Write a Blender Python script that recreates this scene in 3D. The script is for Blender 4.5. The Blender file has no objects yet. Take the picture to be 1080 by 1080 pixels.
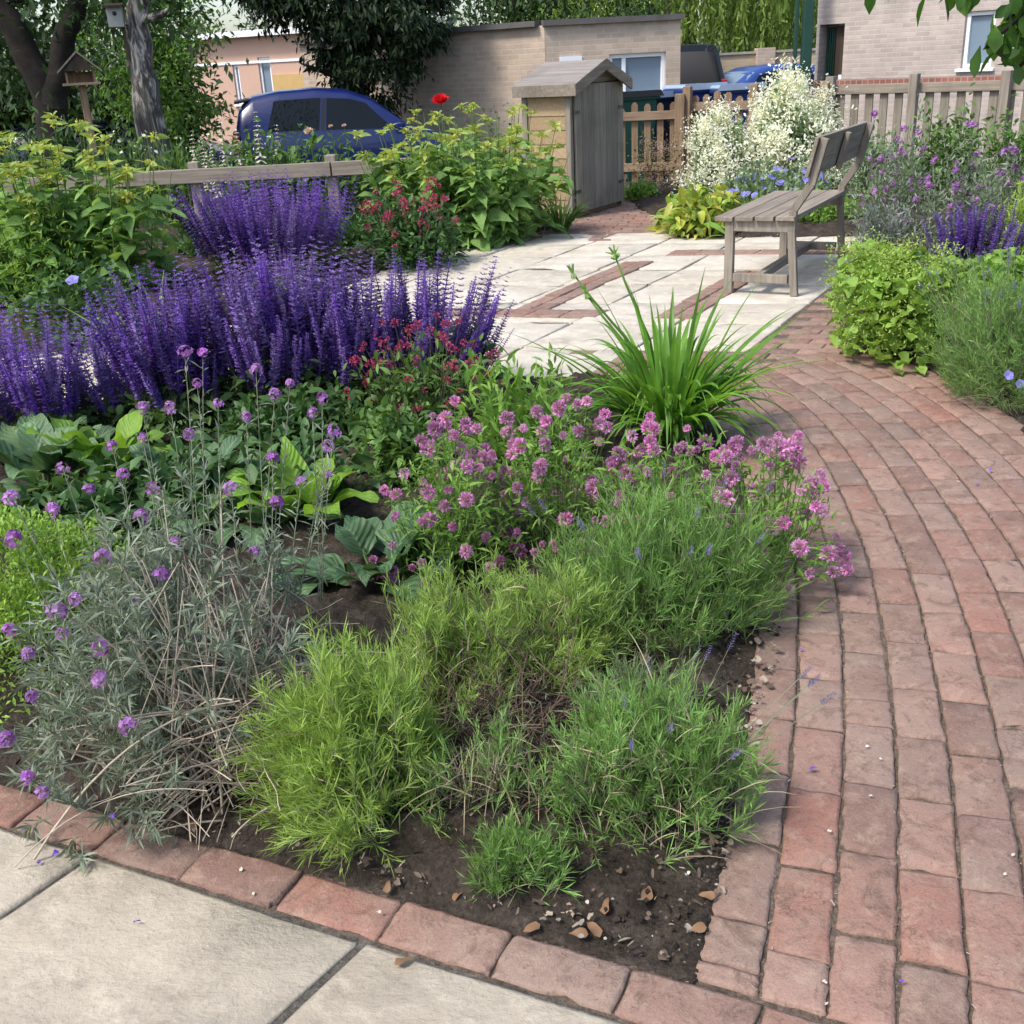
import bpy, math, random
import numpy as np
from mathutils import Matrix, Vector, Euler

# ------------------------------------------------------------------ camera, sky, sun
SC = bpy.context.scene
COL = SC.collection
TH, RO, FPX, HC = math.radians(22.5), math.radians(3.0), 1140.0, 1.42
fw = np.array([0, math.cos(TH), -math.sin(TH)])
up0 = np.array([0, math.sin(TH), math.cos(TH)])
rt0 = np.array([1.0, 0, 0])
rt = rt0 * math.cos(RO) - up0 * math.sin(RO)
up = up0 * math.cos(RO) + rt0 * math.sin(RO)
cam = bpy.data.cameras.new('camera')
camo = bpy.data.objects.new('camera', cam)
COL.objects.link(camo)
cam.sensor_width = 36.0
cam.lens = 36.0 * FPX / 1080.0
cam.clip_start = 0.05
cam.clip_end = 2000
M4 = Matrix.Identity(4)
for i in range(3):
    M4[i][0] = rt[i]; M4[i][1] = up[i]; M4[i][2] = -fw[i]
M4[0][3], M4[1][3], M4[2][3] = 0, 0, HC
camo.matrix_world = M4
SC.camera = camo

SUN_DIR = Vector((-0.60, -0.40, 1.0)).normalized()      # towards the sun
world = bpy.data.worlds.new('World')
SC.world = world
world.use_nodes = True
wn = world.node_tree
wn.nodes.clear()
sky = wn.nodes.new('ShaderNodeTexSky')
sky.sky_type = 'NISHITA'
sky.sun_disc = False
sky.sun_elevation = math.asin(SUN_DIR.z)
sky.sun_rotation = math.atan2(SUN_DIR.x, SUN_DIR.y)
sky.air_density = 1.0
sky.dust_density = 2.5
bg = wn.nodes.new('ShaderNodeBackground')
bg.inputs['Strength'].default_value = 0.15
wo = wn.nodes.new('ShaderNodeOutputWorld')
wn.links.new(sky.outputs[0], bg.inputs[0])
wn.links.new(bg.outputs[0], wo.inputs[0])
sl = bpy.data.lights.new('sun', 'SUN')
sl.energy = 2.0
sl.angle = math.radians(11)
sl.color = (1.0, 0.95, 0.87)
so = bpy.data.objects.new('sun', sl)
COL.objects.link(so)
so.rotation_euler = SUN_DIR.to_track_quat('Z', 'Y').to_euler()
so.location = (-6, -2, 12)
SC.view_settings.view_transform = 'Standard'
SC.view_settings.look = 'None'
SC.view_settings.gamma = 1
SC.view_settings.exposure = 1.02

# ------------------------------------------------------------------ photo measurements -> places on the ground
def gp(px, py, z=0.0):
    d = rt * (px - 540) / FPX - up * (py - 540) / FPX + fw
    k = (z - HC) / d[2]
    return float(d[0] * k), float(d[1] * k)

def zat(x, y, py):
    """height above ground at (x, y) that is seen at photo row py"""
    k = -(py - 540) / FPX
    a = np.array([x, y, -HC])
    return float(-(a @ up - k * (a @ fw)) / (up[2] - k * fw[2]))

def at(px, py, y):
    d = rt * (px - 540) / FPX - up * (py - 540) / FPX + fw
    k = y / d[1]
    return float(d[0] * k), y, float(d[2] * k + HC)

def pxw(y, npx):                # metres covered by npx photo pixels at ground depth y
    return npx * (y * math.cos(TH) + 0.35) / FPX

def ground_z(y):                # the car park lies lower than the garden
    t = min(1.0, max(0.0, (y - 13.9) / 1.2))
    return -0.4 * t * t * (3 - 2 * t)

# ------------------------------------------------------------------ mesh building
def prof(kind, t):
    if kind == 'lance': w = np.sin(np.pi * np.clip(t, 0, 1) ** 0.75)
    elif kind == 'ovate': w = np.sin(np.pi * np.clip(t, 0, 1) ** 0.55)
    elif kind == 'obov': w = np.sin(np.pi * np.clip(t, 0, 1) ** 1.35)
    elif kind == 'blade': w = np.minimum(1.0, (1 - t) * 2.2) * (0.65 + 0.35 * np.minimum(1, t * 4))
    elif kind == 'needle': w = 1 - 0.75 * t ** 2
    elif kind == 'petal': w = np.sin(np.pi * (0.12 + 0.72 * t)) ** 0.8
    else: w = np.ones_like(t)
    return np.maximum(w, 0.05)

def nrm(a):
    return a / np.maximum(np.linalg.norm(a, axis=-1, keepdims=True), 1e-9)

class MB:
    def __init__(s, seed=0):
        s.V = []; s.Q = []; s.U = []; s.n = 0; s.hard = False; s.r = np.random.default_rng(seed)
    def add(s, v, q, u=None):
        v = np.asarray(v, float).reshape(-1, 3); q = np.asarray(q, int).reshape(-1, 4)
        s.V.append(v); s.Q.append(q + s.n); s.n += len(v)
        s.U.append(np.zeros((len(v), 2)) if u is None else np.asarray(u, float).reshape(-1, 2))
    def leaves(s, P, D, L, W, seg=3, droop=0.2, kind='lance', fold=0.25, cols=3, upv=None, bend=None, wavy=0.0):
        P = np.asarray(P, float); n = len(P)
        if n == 0: return
        D = nrm(np.asarray(D, float) * np.ones((n, 3))); L = np.ones(n) * L; W = np.ones(n) * W; droop = np.ones(n) * droop
        t = np.linspace(0, 1, seg + 1)
        C = P[:, None] + D[:, None] * (L[:, None] * t)[..., None]
        T = np.repeat(D[:, None], seg + 1, 1)
        g = np.tile(np.array([0, 0, -1.0]), (n, 1)) if bend is None else np.asarray(bend, float)
        C = C + g[:, None] * (droop[:, None] * L[:, None] * t ** 2)[..., None]
        T = nrm(T + g[:, None] * (2 * droop[:, None] * t)[..., None])
        if upv is None:
            upv = np.array([0, 0, 1.0]) + s.r.normal(0, 0.45, (n, 3))
        S = nrm(np.cross(T, upv[:, None] + 1e-4))
        N = np.cross(S, T)
        w = (W[:, None] * prof(kind, t) * 0.5)[..., None]
        if wavy:
            ph = s.r.uniform(0, 6.28, (n, 1))
            wv = (wavy * W[:, None] * np.sin(t * 9 + ph))[..., None]
        else: wv = 0
        if cols == 3:
            V = np.stack([C - S * w + N * (w * fold + wv), C, C + S * w + N * (w * fold - wv)], 2)
            uu = [0, .5, 1]
        else:
            V = np.stack([C - S * w, C + S * w], 2); uu = [0, 1]
        k = len(uu)
        U = np.zeros((n, seg + 1, k, 2)); U[..., 0] = uu; U[..., 1] = t[None, :, None]
        b = (np.arange(n) * (seg + 1) * k)[:, None, None]
        i = (np.arange(seg) * k)[None, :, None]; j = np.arange(k - 1)[None, None, :]
        a = b + i + j
        s.add(V, np.stack([a, a + 1, a + 1 + k, a + k], -1), U)
    def tubes(s, P, D, L, R, seg=4, sides=3, bend=None, amt=0.0, taper=0.6, wig=0.0):
        P = np.asarray(P, float); n = len(P)
        if n == 0: return None
        D = nrm(np.asarray(D, float) * np.ones((n, 3))); L = np.ones(n) * L; R = np.ones(n) * R; amt = np.ones(n) * amt
        t = np.linspace(0, 1, seg + 1)
        g = np.tile(np.array([0, 0, -1.0]), (n, 1)) if bend is None else np.asarray(bend, float)
        C = P[:, None] + D[:, None] * (L[:, None] * t)[..., None] + g[:, None] * (amt[:, None] * L[:, None] * t ** 2)[..., None]
        if wig:
            for fq in (.6, 1.2, 2.1):
                ph = s.r.uniform(0, 6.283, (n, 1, 3)); am = s.r.normal(0, wig / fq, (n, 1, 3)) * L[:, None, None] * 1.3
                C = C + am * (np.sin(6.283 * fq * t[None, :, None] + ph) - np.sin(ph))
        T = nrm(np.gradient(C, axis=1))
        A = np.where(np.abs(T[..., 2:3]) > .9, np.array([1.0, 0, 0]), np.array([0, 0, 1.0]))
        S = nrm(np.cross(T, A)); N = np.cross(S, T)
        r = (R[:, None] * (1 - taper * t))[..., None, None]
        a = np.arange(sides) / sides * 2 * np.pi
        V = C[:, :, None] + r * (S[:, :, None] * np.cos(a)[None, None, :, None] + N[:, :, None] * np.sin(a)[None, None, :, None])
        U = np.zeros((n, seg + 1, sides, 2)); U[..., 0] = a / 6.2832; U[..., 1] = t[None, :, None]
        b = (np.arange(n) * (seg + 1) * sides)[:, None, None]; i = (np.arange(seg) * sides)[None, :, None]
        j = np.arange(sides)[None, None, :]; j2 = (j + 1) % sides
        s.add(V, np.stack([b + i + j, b + i + j2, b + i + sides + j2, b + i + sides + j], -1), U)
        return C
    def path(s, pts, rad, sides=8, cap=True):
        pts = np.asarray(pts, float); n = len(pts); rad = np.ones(n) * rad
        T = nrm(np.gradient(pts, axis=0)); ref = np.array([0.0, 0, 1]) if abs(T[:, 2]).mean() < .8 else np.array([0.0, 1, 0])
        S = nrm(np.cross(T, ref)); N = np.cross(S, T)
        a = np.arange(sides) / sides * 2 * np.pi
        V = pts[:, None] + rad[:, None, None] * (S[:, None] * np.cos(a)[None, :, None] + N[:, None] * np.sin(a)[None, :, None])
        i = (np.arange(n - 1) * sides)[:, None]; j = np.arange(sides)[None]; j2 = (j + 1) % sides
        q = np.stack([i + j, i + j2, i + sides + j2, i + sides + j], -1).reshape(-1, 4)
        s.add(V, q)
        if cap and sides % 2 == 0:
            for o in (0, (n - 1) * sides):
                for k in range(1, sides // 2):
                    s.Q.append(np.array([[o + k - 1, o + k, o + sides - k - 1, o + sides - k]]) + s.n - n * sides)
    def box(s, c, size, rz=0.0, M=None):
        s.hard = True; x, y, z = np.asarray(size, float) / 2
        v = np.array([[-x, -y, -z], [x, -y, -z], [x, y, -z], [-x, y, -z], [-x, -y, z], [x, -y, z], [x, y, z], [-x, y, z]])
        if M is not None: v = v @ np.asarray(M, float).T
        if rz:
            cs, sn = math.cos(rz), math.sin(rz); v = v @ np.array([[cs, sn, 0], [-sn, cs, 0], [0, 0, 1]])
        s.add(v + np.asarray(c, float), [[3, 2, 1, 0], [4, 5, 6, 7], [0, 1, 5, 4], [1, 2, 6, 5], [2, 3, 7, 6], [3, 0, 4, 7]])
    def bar(s, p, q, w, h, upv=(0, 0, 1)):
        p = np.asarray(p, float); q = np.asarray(q, float); d = q - p; L = np.linalg.norm(d); d = d / L
        sd = np.cross(d, upv); sd = sd / np.linalg.norm(sd); u2 = np.cross(sd, d)
        s.box((p + q) / 2, (L, w, h), M=np.stack([d, sd, u2], 1))
    def prism(s, poly, y0, y1):     # polygon in x,z extruded along y; even number of corners
        s.hard = True; n = len(poly); v = [[x, y0, z] for x, z in poly] + [[x, y1, z] for x, z in poly]
        q = [[i, (i + 1) % n, n + (i + 1) % n, n + i] for i in range(n)]
        for o in (0, n):
            for k in range(1, n // 2):
                q.append([o + k - 1, o + k, o + n - k - 1, o + n - k])
        s.add(v, q)
    def lathe(s, c, rz, sides=10):
        a = np.arange(sides) / sides * 2 * np.pi
        V = np.array([[[c[0] + r * math.cos(x), c[1] + r * math.sin(x), c[2] + z] for x in a] for r, z in rz])
        n = len(rz); i = (np.arange(n - 1) * sides)[:, None]; j = np.arange(sides)[None]; j2 = (j + 1) % sides
        s.add(V, np.stack([i + j, i + j2, i + sides + j2, i + sides + j], -1))
    def mesh(s, name, smooth=False):
        me = bpy.data.meshes.new(name)
        V = np.concatenate(s.V).astype(np.float32); Q = np.concatenate(s.Q).astype(np.int32); U = np.concatenate(s.U).astype(np.float32)
        me.vertices.add(len(V)); me.vertices.foreach_set('co', V.ravel())
        me.loops.add(len(Q) * 4); me.loops.foreach_set('vertex_index', Q.ravel())
        me.polygons.add(len(Q)); me.polygons.foreach_set('loop_start', np.arange(len(Q), dtype=np.int32) * 4)
        me.polygons.foreach_set('loop_total', np.full(len(Q), 4, np.int32))
        me.polygons.foreach_set('use_smooth', np.full(len(Q), bool(smooth or not s.hard)))
        uv = me.uv_layers.new(name='uv'); uv.data.foreach_set('uv', U[Q.ravel()].ravel())
        me.update(calc_edges=True)
        return me
    def build(s, name, mat, parent=None, smooth=False, bevel=0.0):
        me = s.mesh(name, smooth); me.materials.append(mat)
        return link(name, me, parent, bevel)

def link(name, me, parent=None, bevel=0.0):
    o = bpy.data.objects.new(name, me); COL.objects.link(o)
    if parent is not None: o.parent = parent
    if bevel:
        b = o.modifiers.new('bevel', 'BEVEL'); b.width = bevel; b.segments = 2; b.limit_method = 'ANGLE'; b.angle_limit = 0.7
    return o

def tag(o, label=None, cat=None, group=None, kind=None):
    if label: o['label'] = label
    if cat: o['category'] = cat
    if group: o['group'] = group
    if kind: o['kind'] = kind
    return o

def thing(name, label, cat, loc=(0, 0, 0), rz=0.0, group=None):
    o = bpy.data.objects.new(name, None); COL.objects.link(o)
    o.empty_display_size = 0.1
    o.location = loc; o.rotation_euler = (0, 0, rz)
    return tag(o, label, cat, group)

def struct(o): o['kind'] = 'structure'; return o

def dup(o, loc=None, rz=None, label=None, parent=None):
    c = o.copy(); COL.objects.link(c)
    if parent is not None: c.parent = parent
    for ch in list(o.children): dup(ch, parent=c)
    if loc is not None: c.location = loc
    if rz is not None: c.rotation_euler = (0, 0, rz)
    if label: c['label'] = label
    return c

def place(parent, name, meshes, pts, dirs=None, scale=1.0, rng=None, spin=True):
    """single flowers as children sharing mesh data"""
    n = len(pts); out = []
    for i in range(n):
        o = bpy.data.objects.new(name, meshes[i % len(meshes)]); COL.objects.link(o); o.parent = parent
        d = Vector((0, 0, 1)) if dirs is None else Vector(dirs[i])
        q = d.to_track_quat('Z', 'Y')
        if spin: q = q @ Euler((0, 0, float(rng.uniform(0, 6.28)))).to_quaternion()
        o.rotation_euler = q.to_euler(); o.location = [float(x) for x in pts[i]]
        s = scale if np.isscalar(scale) else scale[i]
        if np.isscalar(s): s = [float(s) * float(v) for v in rng.uniform(.85, 1.15, 3)]
        o.scale = (float(s),) * 3 if np.isscalar(s) else [float(x) for x in s]
        out.append(o)
    return out

# ------------------------------------------------------------------ materials
def newmat(name):
    m = bpy.data.materials.new(name); m.use_nodes = True
    nt = m.node_tree; nt.nodes.clear()
    return m, nt
def nd(nt, typ, **kw):
    n = nt.nodes.new(typ)
    for k, v in kw.items():
        if k.startswith('_'): setattr(n, k[1:], v)
        else:
            key = k.replace('__', ' ')
            n.inputs[int(key[1:]) if key[0] == 'i' and key[1:].isdigit() else key].default_value = v
    return n
def ramp(nt, stops, interp='LINEAR'):
    r = nt.nodes.new('ShaderNodeValToRGB'); cr = r.color_ramp; cr.interpolation = interp
    while len(cr.elements) > 1: cr.elements.remove(cr.elements[-1])
    cr.elements[0].position = stops[0][0]; cr.elements[0].color = (*stops[0][1], 1)
    for p, c in stops[1:]:
        e = cr.elements.new(p); e.color = (*c, 1)
    return r
def mixc(nt, fac, a, b, mode='MIX'):
    m = nt.nodes.new('ShaderNodeMix'); m.data_type = 'RGBA'; m.blend_type = mode
    for sock, v in ((m.inputs[0], fac), (m.inputs[6], a), (m.inputs[7], b)):
        if hasattr(v, 'is_linked') or isinstance(v, bpy.types.NodeSocket): nt.links.new(v, sock)
        elif isinstance(v, (int, float)): sock.default_value = v
        else: sock.default_value = (*v, 1)
    return m.outputs[2]
def mathn(nt, op, a, b=0.0, clamp=False):
    m = nt.nodes.new('ShaderNodeMath'); m.operation = op; m.use_clamp = clamp
    for sock, v in ((m.inputs[0], a), (m.inputs[1], b)):
        if isinstance(v, bpy.types.NodeSocket): nt.links.new(v, sock)
        else: sock.default_value = v
    return m.outputs[0]

GAIN = 1.3
def leafmat(name, cols, trans=0.35, rough=0.5, rib=0.0, ribcol=None, tip=None, spec=0.3, objvar=0.0):
    """cols: colours of single leaves, picked leaf by leaf"""
    m, nt = newmat(name)
    ge = nd(nt, 'ShaderNodeNewGeometry')
    cols = [tuple(min(.85, x * GAIN) for x in c) for c in cols] if trans and max(cols[0]) < .25 and cols[0][1] >= cols[0][0] else cols; k = len(cols)
    rp = ramp(nt, [(i / max(1, k - 1), c) for i, c in enumerate(cols)])
    nt.links.new(ge.outputs['Random Per Island'], rp.inputs[0])
    c = rp.outputs[0]
    tc = nd(nt, 'ShaderNodeTexCoord')
    no = nd(nt, 'ShaderNodeTexNoise', Scale=9.0, Detail=2.0); nt.links.new(tc.outputs['Object'], no.inputs['Vector'])
    f = nd(nt, 'ShaderNodeMapRange', i1=0.3, i2=0.7, i3=0.72, i4=1.28); nt.links.new(no.outputs[0], f.inputs[0])
    hs = nd(nt, 'ShaderNodeHueSaturation'); nt.links.new(f.outputs[0], hs.inputs['Value']); nt.links.new(c, hs.inputs['Color'])
    if objvar:          # whole flowers differ in age
        oi = nd(nt, 'ShaderNodeObjectInfo'); ov = nd(nt, 'ShaderNodeMapRange', i1=0.0, i2=1.0, i3=1 - objvar, i4=1 + objvar); nt.links.new(oi.outputs['Random'], ov.inputs[0])
        nt.links.new(mathn(nt, 'MULTIPLY', f.outputs[0], ov.outputs[0]), hs.inputs['Value'])
        sv = nd(nt, 'ShaderNodeMapRange', i1=0.0, i2=1.0, i3=1.12, i4=.85); nt.links.new(mathn(nt, 'FRACT', mathn(nt, 'MULTIPLY', oi.outputs['Random'], 17.3)), sv.inputs[0]); nt.links.new(sv.outputs[0], hs.inputs['Saturation'])
    c = hs.outputs[0]
    if rib or tip:
        sp = nd(nt, 'ShaderNodeSeparateXYZ'); nt.links.new(tc.outputs['UV'], sp.inputs[0])
    if tip:
        c = mixc(nt, mathn(nt, 'POWER', sp.outputs[1], 2.0), c, tip)
    if rib:
        d = mathn(nt, 'ABSOLUTE', mathn(nt, 'SUBTRACT', sp.outputs[0], 0.5))
        r1 = mathn(nt, 'LESS_THAN', d, 0.05)
        w = mathn(nt, 'SINE', mathn(nt, 'MULTIPLY', mathn(nt, 'SUBTRACT', sp.outputs[1], mathn(nt, 'MULTIPLY', d, 0.5)), 55.0))
        r2 = mathn(nt, 'MULTIPLY', mathn(nt, 'GREATER_THAN', w, 0.8), 0.5)
        c = mixc(nt, mathn(nt, 'MULTIPLY', mathn(nt, 'MAXIMUM', r1, r2), rib), c, ribcol or tuple(min(1, x * 1.8 + .03) for x in cols[-1]))
    pb = nd(nt, 'ShaderNodeBsdfPrincipled', Roughness=rough); pb.inputs['Specular IOR Level'].default_value = spec
    nt.links.new(c, pb.inputs['Base Color'])
    if rib:
        bp = nd(nt, 'ShaderNodeBump', Strength=0.35, Distance=0.004); nt.links.new(w, bp.inputs['Height']); nt.links.new(bp.outputs[0], pb.inputs['Normal'])
    out = nd(nt, 'ShaderNodeOutputMaterial')
    if trans:
        tr = nd(nt, 'ShaderNodeBsdfTranslucent')
        tcx = mixc(nt, 1.0, c, (1.35, 1.25, 0.7), 'MULTIPLY'); nt.links.new(tcx, tr.inputs[0])
        mx = nd(nt, 'ShaderNodeMixShader', i0=trans)
        nt.links.new(pb.outputs[0], mx.inputs[1]); nt.links.new(tr.outputs[0], mx.inputs[2]); nt.links.new(mx.outputs[0], out.inputs[0])
    else: nt.links.new(pb.outputs[0], out.inputs[0])
    return m

def plain(name, col, rough=0.5, metal=0.0, var=0.12, scale=6.0, spec=0.4, coat=0.0, bump=0.0):
    m, nt = newmat(name)
    tc = nd(nt, 'ShaderNodeTexCoord')
    no = nd(nt, 'ShaderNodeTexNoise', Scale=scale, Detail=5.0, Roughness=0.6); nt.links.new(tc.outputs['Object'], no.inputs['Vector'])
    r = ramp(nt, [(0.25, tuple(c * (1 - var) for c in col)), (0.75, tuple(min(1, c * (1 + var)) for c in col))]); nt.links.new(no.outputs[0], r.inputs[0])
    pb = nd(nt, 'ShaderNodeBsdfPrincipled', Roughness=rough, Metallic=metal); pb.inputs['Specular IOR Level'].default_value = spec
    pb.inputs['Coat Weight'].default_value = coat
    nt.links.new(r.outputs[0], pb.inputs['Base Color'])
    if bump:
        b = nd(nt, 'ShaderNodeBump', Strength=bump, Distance=0.01); nt.links.new(no.outputs[0], b.inputs['Height']); nt.links.new(b.outputs[0], pb.inputs['Normal'])
    out = nd(nt, 'ShaderNodeOutputMaterial'); nt.links.new(pb.outputs[0], out.inputs[0])
    return m

def woodmat(name, c1, c2, axis=2, rough=0.8, scale=1.0):
    """weathered timber, grain stretched along one local axis"""
    m, nt = newmat(name)
    tc = nd(nt, 'ShaderNodeTexCoord'); mp = nd(nt, 'ShaderNodeMapping'); s = [38 * scale] * 3; s[axis] = 1.6 * scale
    mp.inputs['Scale'].default_value = s
    nt.links.new(tc.outputs['Object'], mp.inputs[0])
    no = nd(nt, 'ShaderNodeTexNoise', Scale=1.0, Detail=6.0, Roughness=0.65, Distortion=0.4); nt.links.new(mp.outputs[0], no.inputs['Vector'])
    n2 = nd(nt, 'ShaderNodeTexNoise', Scale=3.0, Detail=3.0); nt.links.new(tc.outputs['Object'], n2.inputs['Vector'])
    ge = nd(nt, 'ShaderNodeNewGeometry')
    r = ramp(nt, [(0.3, c1), (0.68, c2)]); nt.links.new(no.outputs[0], r.inputs[0])
    c = mixc(nt, mathn(nt, 'MULTIPLY', ge.outputs['Random Per Island'], 0.45), r.outputs[0], tuple(x * .5 for x in c1))
    st = nd(nt, 'ShaderNodeMapRange', i1=0.5, i2=0.75, i3=0.0, i4=0.5); nt.links.new(n2.outputs[0], st.inputs[0])
    c = mixc(nt, st.outputs[0], c, tuple(x * 0.55 for x in c1))
    pb = nd(nt, 'ShaderNodeBsdfPrincipled', Roughness=rough); pb.inputs['Specular IOR Level'].default_value = 0.2
    nt.links.new(c, pb.inputs['Base Color'])
    b = nd(nt, 'ShaderNodeBump', Strength=0.5, Distance=0.003); nt.links.new(no.outputs[0], b.inputs['Height']); nt.links.new(b.outputs[0], pb.inputs['Normal'])
    out = nd(nt, 'ShaderNodeOutputMaterial'); nt.links.new(pb.outputs[0], out.inputs[0])
    return m

def pathbrick():
    m, nt = newmat('path_brick')
    tc = nd(nt, 'ShaderNodeTexCoord'); ge = nd(nt, 'ShaderNodeNewGeometry')
    ofs = nd(nt, 'ShaderNodeCombineXYZ')              # every piece has its own wear
    for a_, k_ in enumerate((91.0, 53.0, 17.0)): nt.links.new(mathn(nt, 'MULTIPLY', ge.outputs['Random Per Island'], k_), ofs.inputs[a_])
    va = nd(nt, 'ShaderNodeVectorMath'); va.operation = 'ADD'; nt.links.new(tc.outputs['Object'], va.inputs[0]); nt.links.new(ofs.outputs[0], va.inputs[1]); OV = va.outputs[0]
    rp = ramp(nt, [(0.0, (0.146, 0.097, 0.078)), (.12, (0.239, 0.135, 0.105)), (.25, (0.190, 0.133, 0.107)), (.4, (0.268, 0.162, 0.128)), (.52, (0.152, 0.106, 0.088)), (.64, (0.249, 0.119, 0.090)), (.76, (0.225, 0.157, 0.127)), (.88, (0.283, 0.176, 0.140)), (1, (0.205, 0.114, 0.089))])
    nt.links.new(ge.outputs['Random Per Island'], rp.inputs[0])
    def noise(sc, det=5.0, rough=.6, dist=0.0):
        n = nd(nt, 'ShaderNodeTexNoise', Scale=sc, Detail=det, Roughness=rough, Distortion=dist); nt.links.new(OV, n.inputs['Vector']); return n.outputs[0]
    def mr(s, a, b, c, d):
        n = nd(nt, 'ShaderNodeMapRange', i1=a, i2=b, i3=c, i4=d); nt.links.new(s, n.inputs[0]); return n.outputs[0]
    big, mid, fine, grit = noise(6.0), noise(22.0, 6, .7), noise(90.0, 4, .7), noise(260.0, 3, .7)
    c = mixc(nt, mr(big, .45, .62, 0, .45), rp.outputs[0], (.24, .185, .15))        # dust
    c = mixc(nt, mr(mid, .52, .66, 0, .42), c, (.36, .27, .205))                     # pale bloom
    c = mixc(nt, mr(noise(11.0, 6, .75, 1.5), .52, .64, 0, .75), c, (.12, .08, .062))  # dark stains
    vr = nd(nt, 'ShaderNodeTexVoronoi', Scale=34.0); vr.feature = 'DISTANCE_TO_EDGE'
    wp = nd(nt, 'ShaderNodeTexNoise', Scale=16.0, Detail=5.0); nt.links.new(OV, wp.inputs['Vector'])
    vm = nd(nt, 'ShaderNodeVectorMath'); vm.operation = 'MULTIPLY_ADD'; vm.inputs[1].default_value = (.12, .12, .12); nt.links.new(wp.outputs[1], vm.inputs[0]); nt.links.new(OV, vm.inputs[2]); nt.links.new(vm.outputs[0], vr.inputs['Vector'])
    crk = mathn(nt, 'MULTIPLY', mathn(nt, 'LESS_THAN', vr.outputs[0], .035), mr(noise(7.0, 3), .54, .62, 0, .45))
    c = mixc(nt, crk, c, (.07, .045, .035))                                        # hairline cracks
    c = mixc(nt, mr(fine, .60, .68, 0, .6), c, (.10, .065, .05))                    # pits
    c = mixc(nt, mr(grit, .45, .65, .0, .2), c, (.44, .31, .255))
    pb = nd(nt, 'ShaderNodeBsdfPrincipled', Roughness=.9); pb.inputs['Specular IOR Level'].default_value = .15
    nt.links.new(c, pb.inputs['Base Color'])
    hgt = mathn(nt, 'ADD', mathn(nt, 'MULTIPLY', mid, 1.0), mathn(nt, 'MULTIPLY', fine, .6))
    hgt = mathn(nt, 'ADD', hgt, mathn(nt, 'MULTIPLY', grit, .25))
    hgt = mathn(nt, 'SUBTRACT', hgt, mathn(nt, 'MULTIPLY', crk, .35))
    b = nd(nt, 'ShaderNodeBump', Strength=.8, Distance=.006); nt.links.new(hgt, b.inputs['Height']); nt.links.new(b.outputs[0], pb.inputs['Normal'])
    out = nd(nt, 'ShaderNodeOutputMaterial'); nt.links.new(pb.outputs[0], out.inputs[0])
    return m

def slabmat(name, cols, dark, ang=0.6):
    m, nt = newmat(name)
    tc = nd(nt, 'ShaderNodeTexCoord'); ge = nd(nt, 'ShaderNodeNewGeometry')
    ofs = nd(nt, 'ShaderNodeCombineXYZ')              # every piece has its own wear
    for a_, k_ in enumerate((91.0, 53.0, 17.0)): nt.links.new(mathn(nt, 'MULTIPLY', ge.outputs['Random Per Island'], k_), ofs.inputs[a_])
    va = nd(nt, 'ShaderNodeVectorMath'); va.operation = 'ADD'; nt.links.new(tc.outputs['Object'], va.inputs[0]); nt.links.new(ofs.outputs[0], va.inputs[1]); OV = va.outputs[0]
    rp = ramp(nt, [(i / (len(cols) - 1), c) for i, c in enumerate(cols)]); nt.links.new(ge.outputs['Random Per Island'], rp.inputs[0])
    mp = nd(nt, 'ShaderNodeMapping'); mp.inputs['Rotation'].default_value = (0, 0, ang); mp.inputs['Scale'].default_value = (5, 8, 8)
    nt.links.new(OV, mp.inputs[0])
    def noise(sc, det=5.0, rough=.6, v=None, dist=0.0):
        n = nd(nt, 'ShaderNodeTexNoise', Scale=sc, Detail=det, Roughness=rough, Distortion=dist); nt.links.new(v or OV, n.inputs['Vector']); return n.outputs[0]
    def mr(s, a, b, c, d):
        n = nd(nt, 'ShaderNodeMapRange', i1=a, i2=b, i3=c, i4=d); nt.links.new(s, n.inputs[0]); return n.outputs[0]
    st = noise(1.2, 7, .65, mp.outputs[0], .12)
    big, mid, fine = noise(3.0, 4), noise(14.0, 6, .7), noise(120.0, 3)
    c = mixc(nt, mr(big, .40, .60, 0, .75), rp.outputs[0], dark)
    c = mixc(nt, mr(st, .50, .66, 0, .24), c, tuple(x * .62 for x in dark))
    c = mixc(nt, mr(mid, .5, .62, 0, .45), c, tuple(min(.8, x * 1.15) for x in cols[0]))
    c = mixc(nt, mr(noise(5.0, 8, .78, None, .2), .54, .68, 0, .5), c, tuple(x * .5 for x in dark))
    c = mixc(nt, mr(fine, .60, .70, 0, .35), c, tuple(x * .5 for x in dark))
    pb = nd(nt, 'ShaderNodeBsdfPrincipled', Roughness=.85); pb.inputs['Specular IOR Level'].default_value = .2
    nt.links.new(c, pb.inputs['Base Color'])
    h = mathn(nt, 'ADD', mathn(nt, 'MULTIPLY', st, 1.6), mathn(nt, 'ADD', mathn(nt, 'MULTIPLY', mid, .5), mathn(nt, 'MULTIPLY', fine, .15)))
    b = nd(nt, 'ShaderNodeBump', Strength=.9, Distance=.009); nt.links.new(h, b.inputs['Height']); nt.links.new(b.outputs[0], pb.inputs['Normal'])
    out = nd(nt, 'ShaderNodeOutputMaterial'); nt.links.new(pb.outputs[0], out.inputs[0])
    return m

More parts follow.
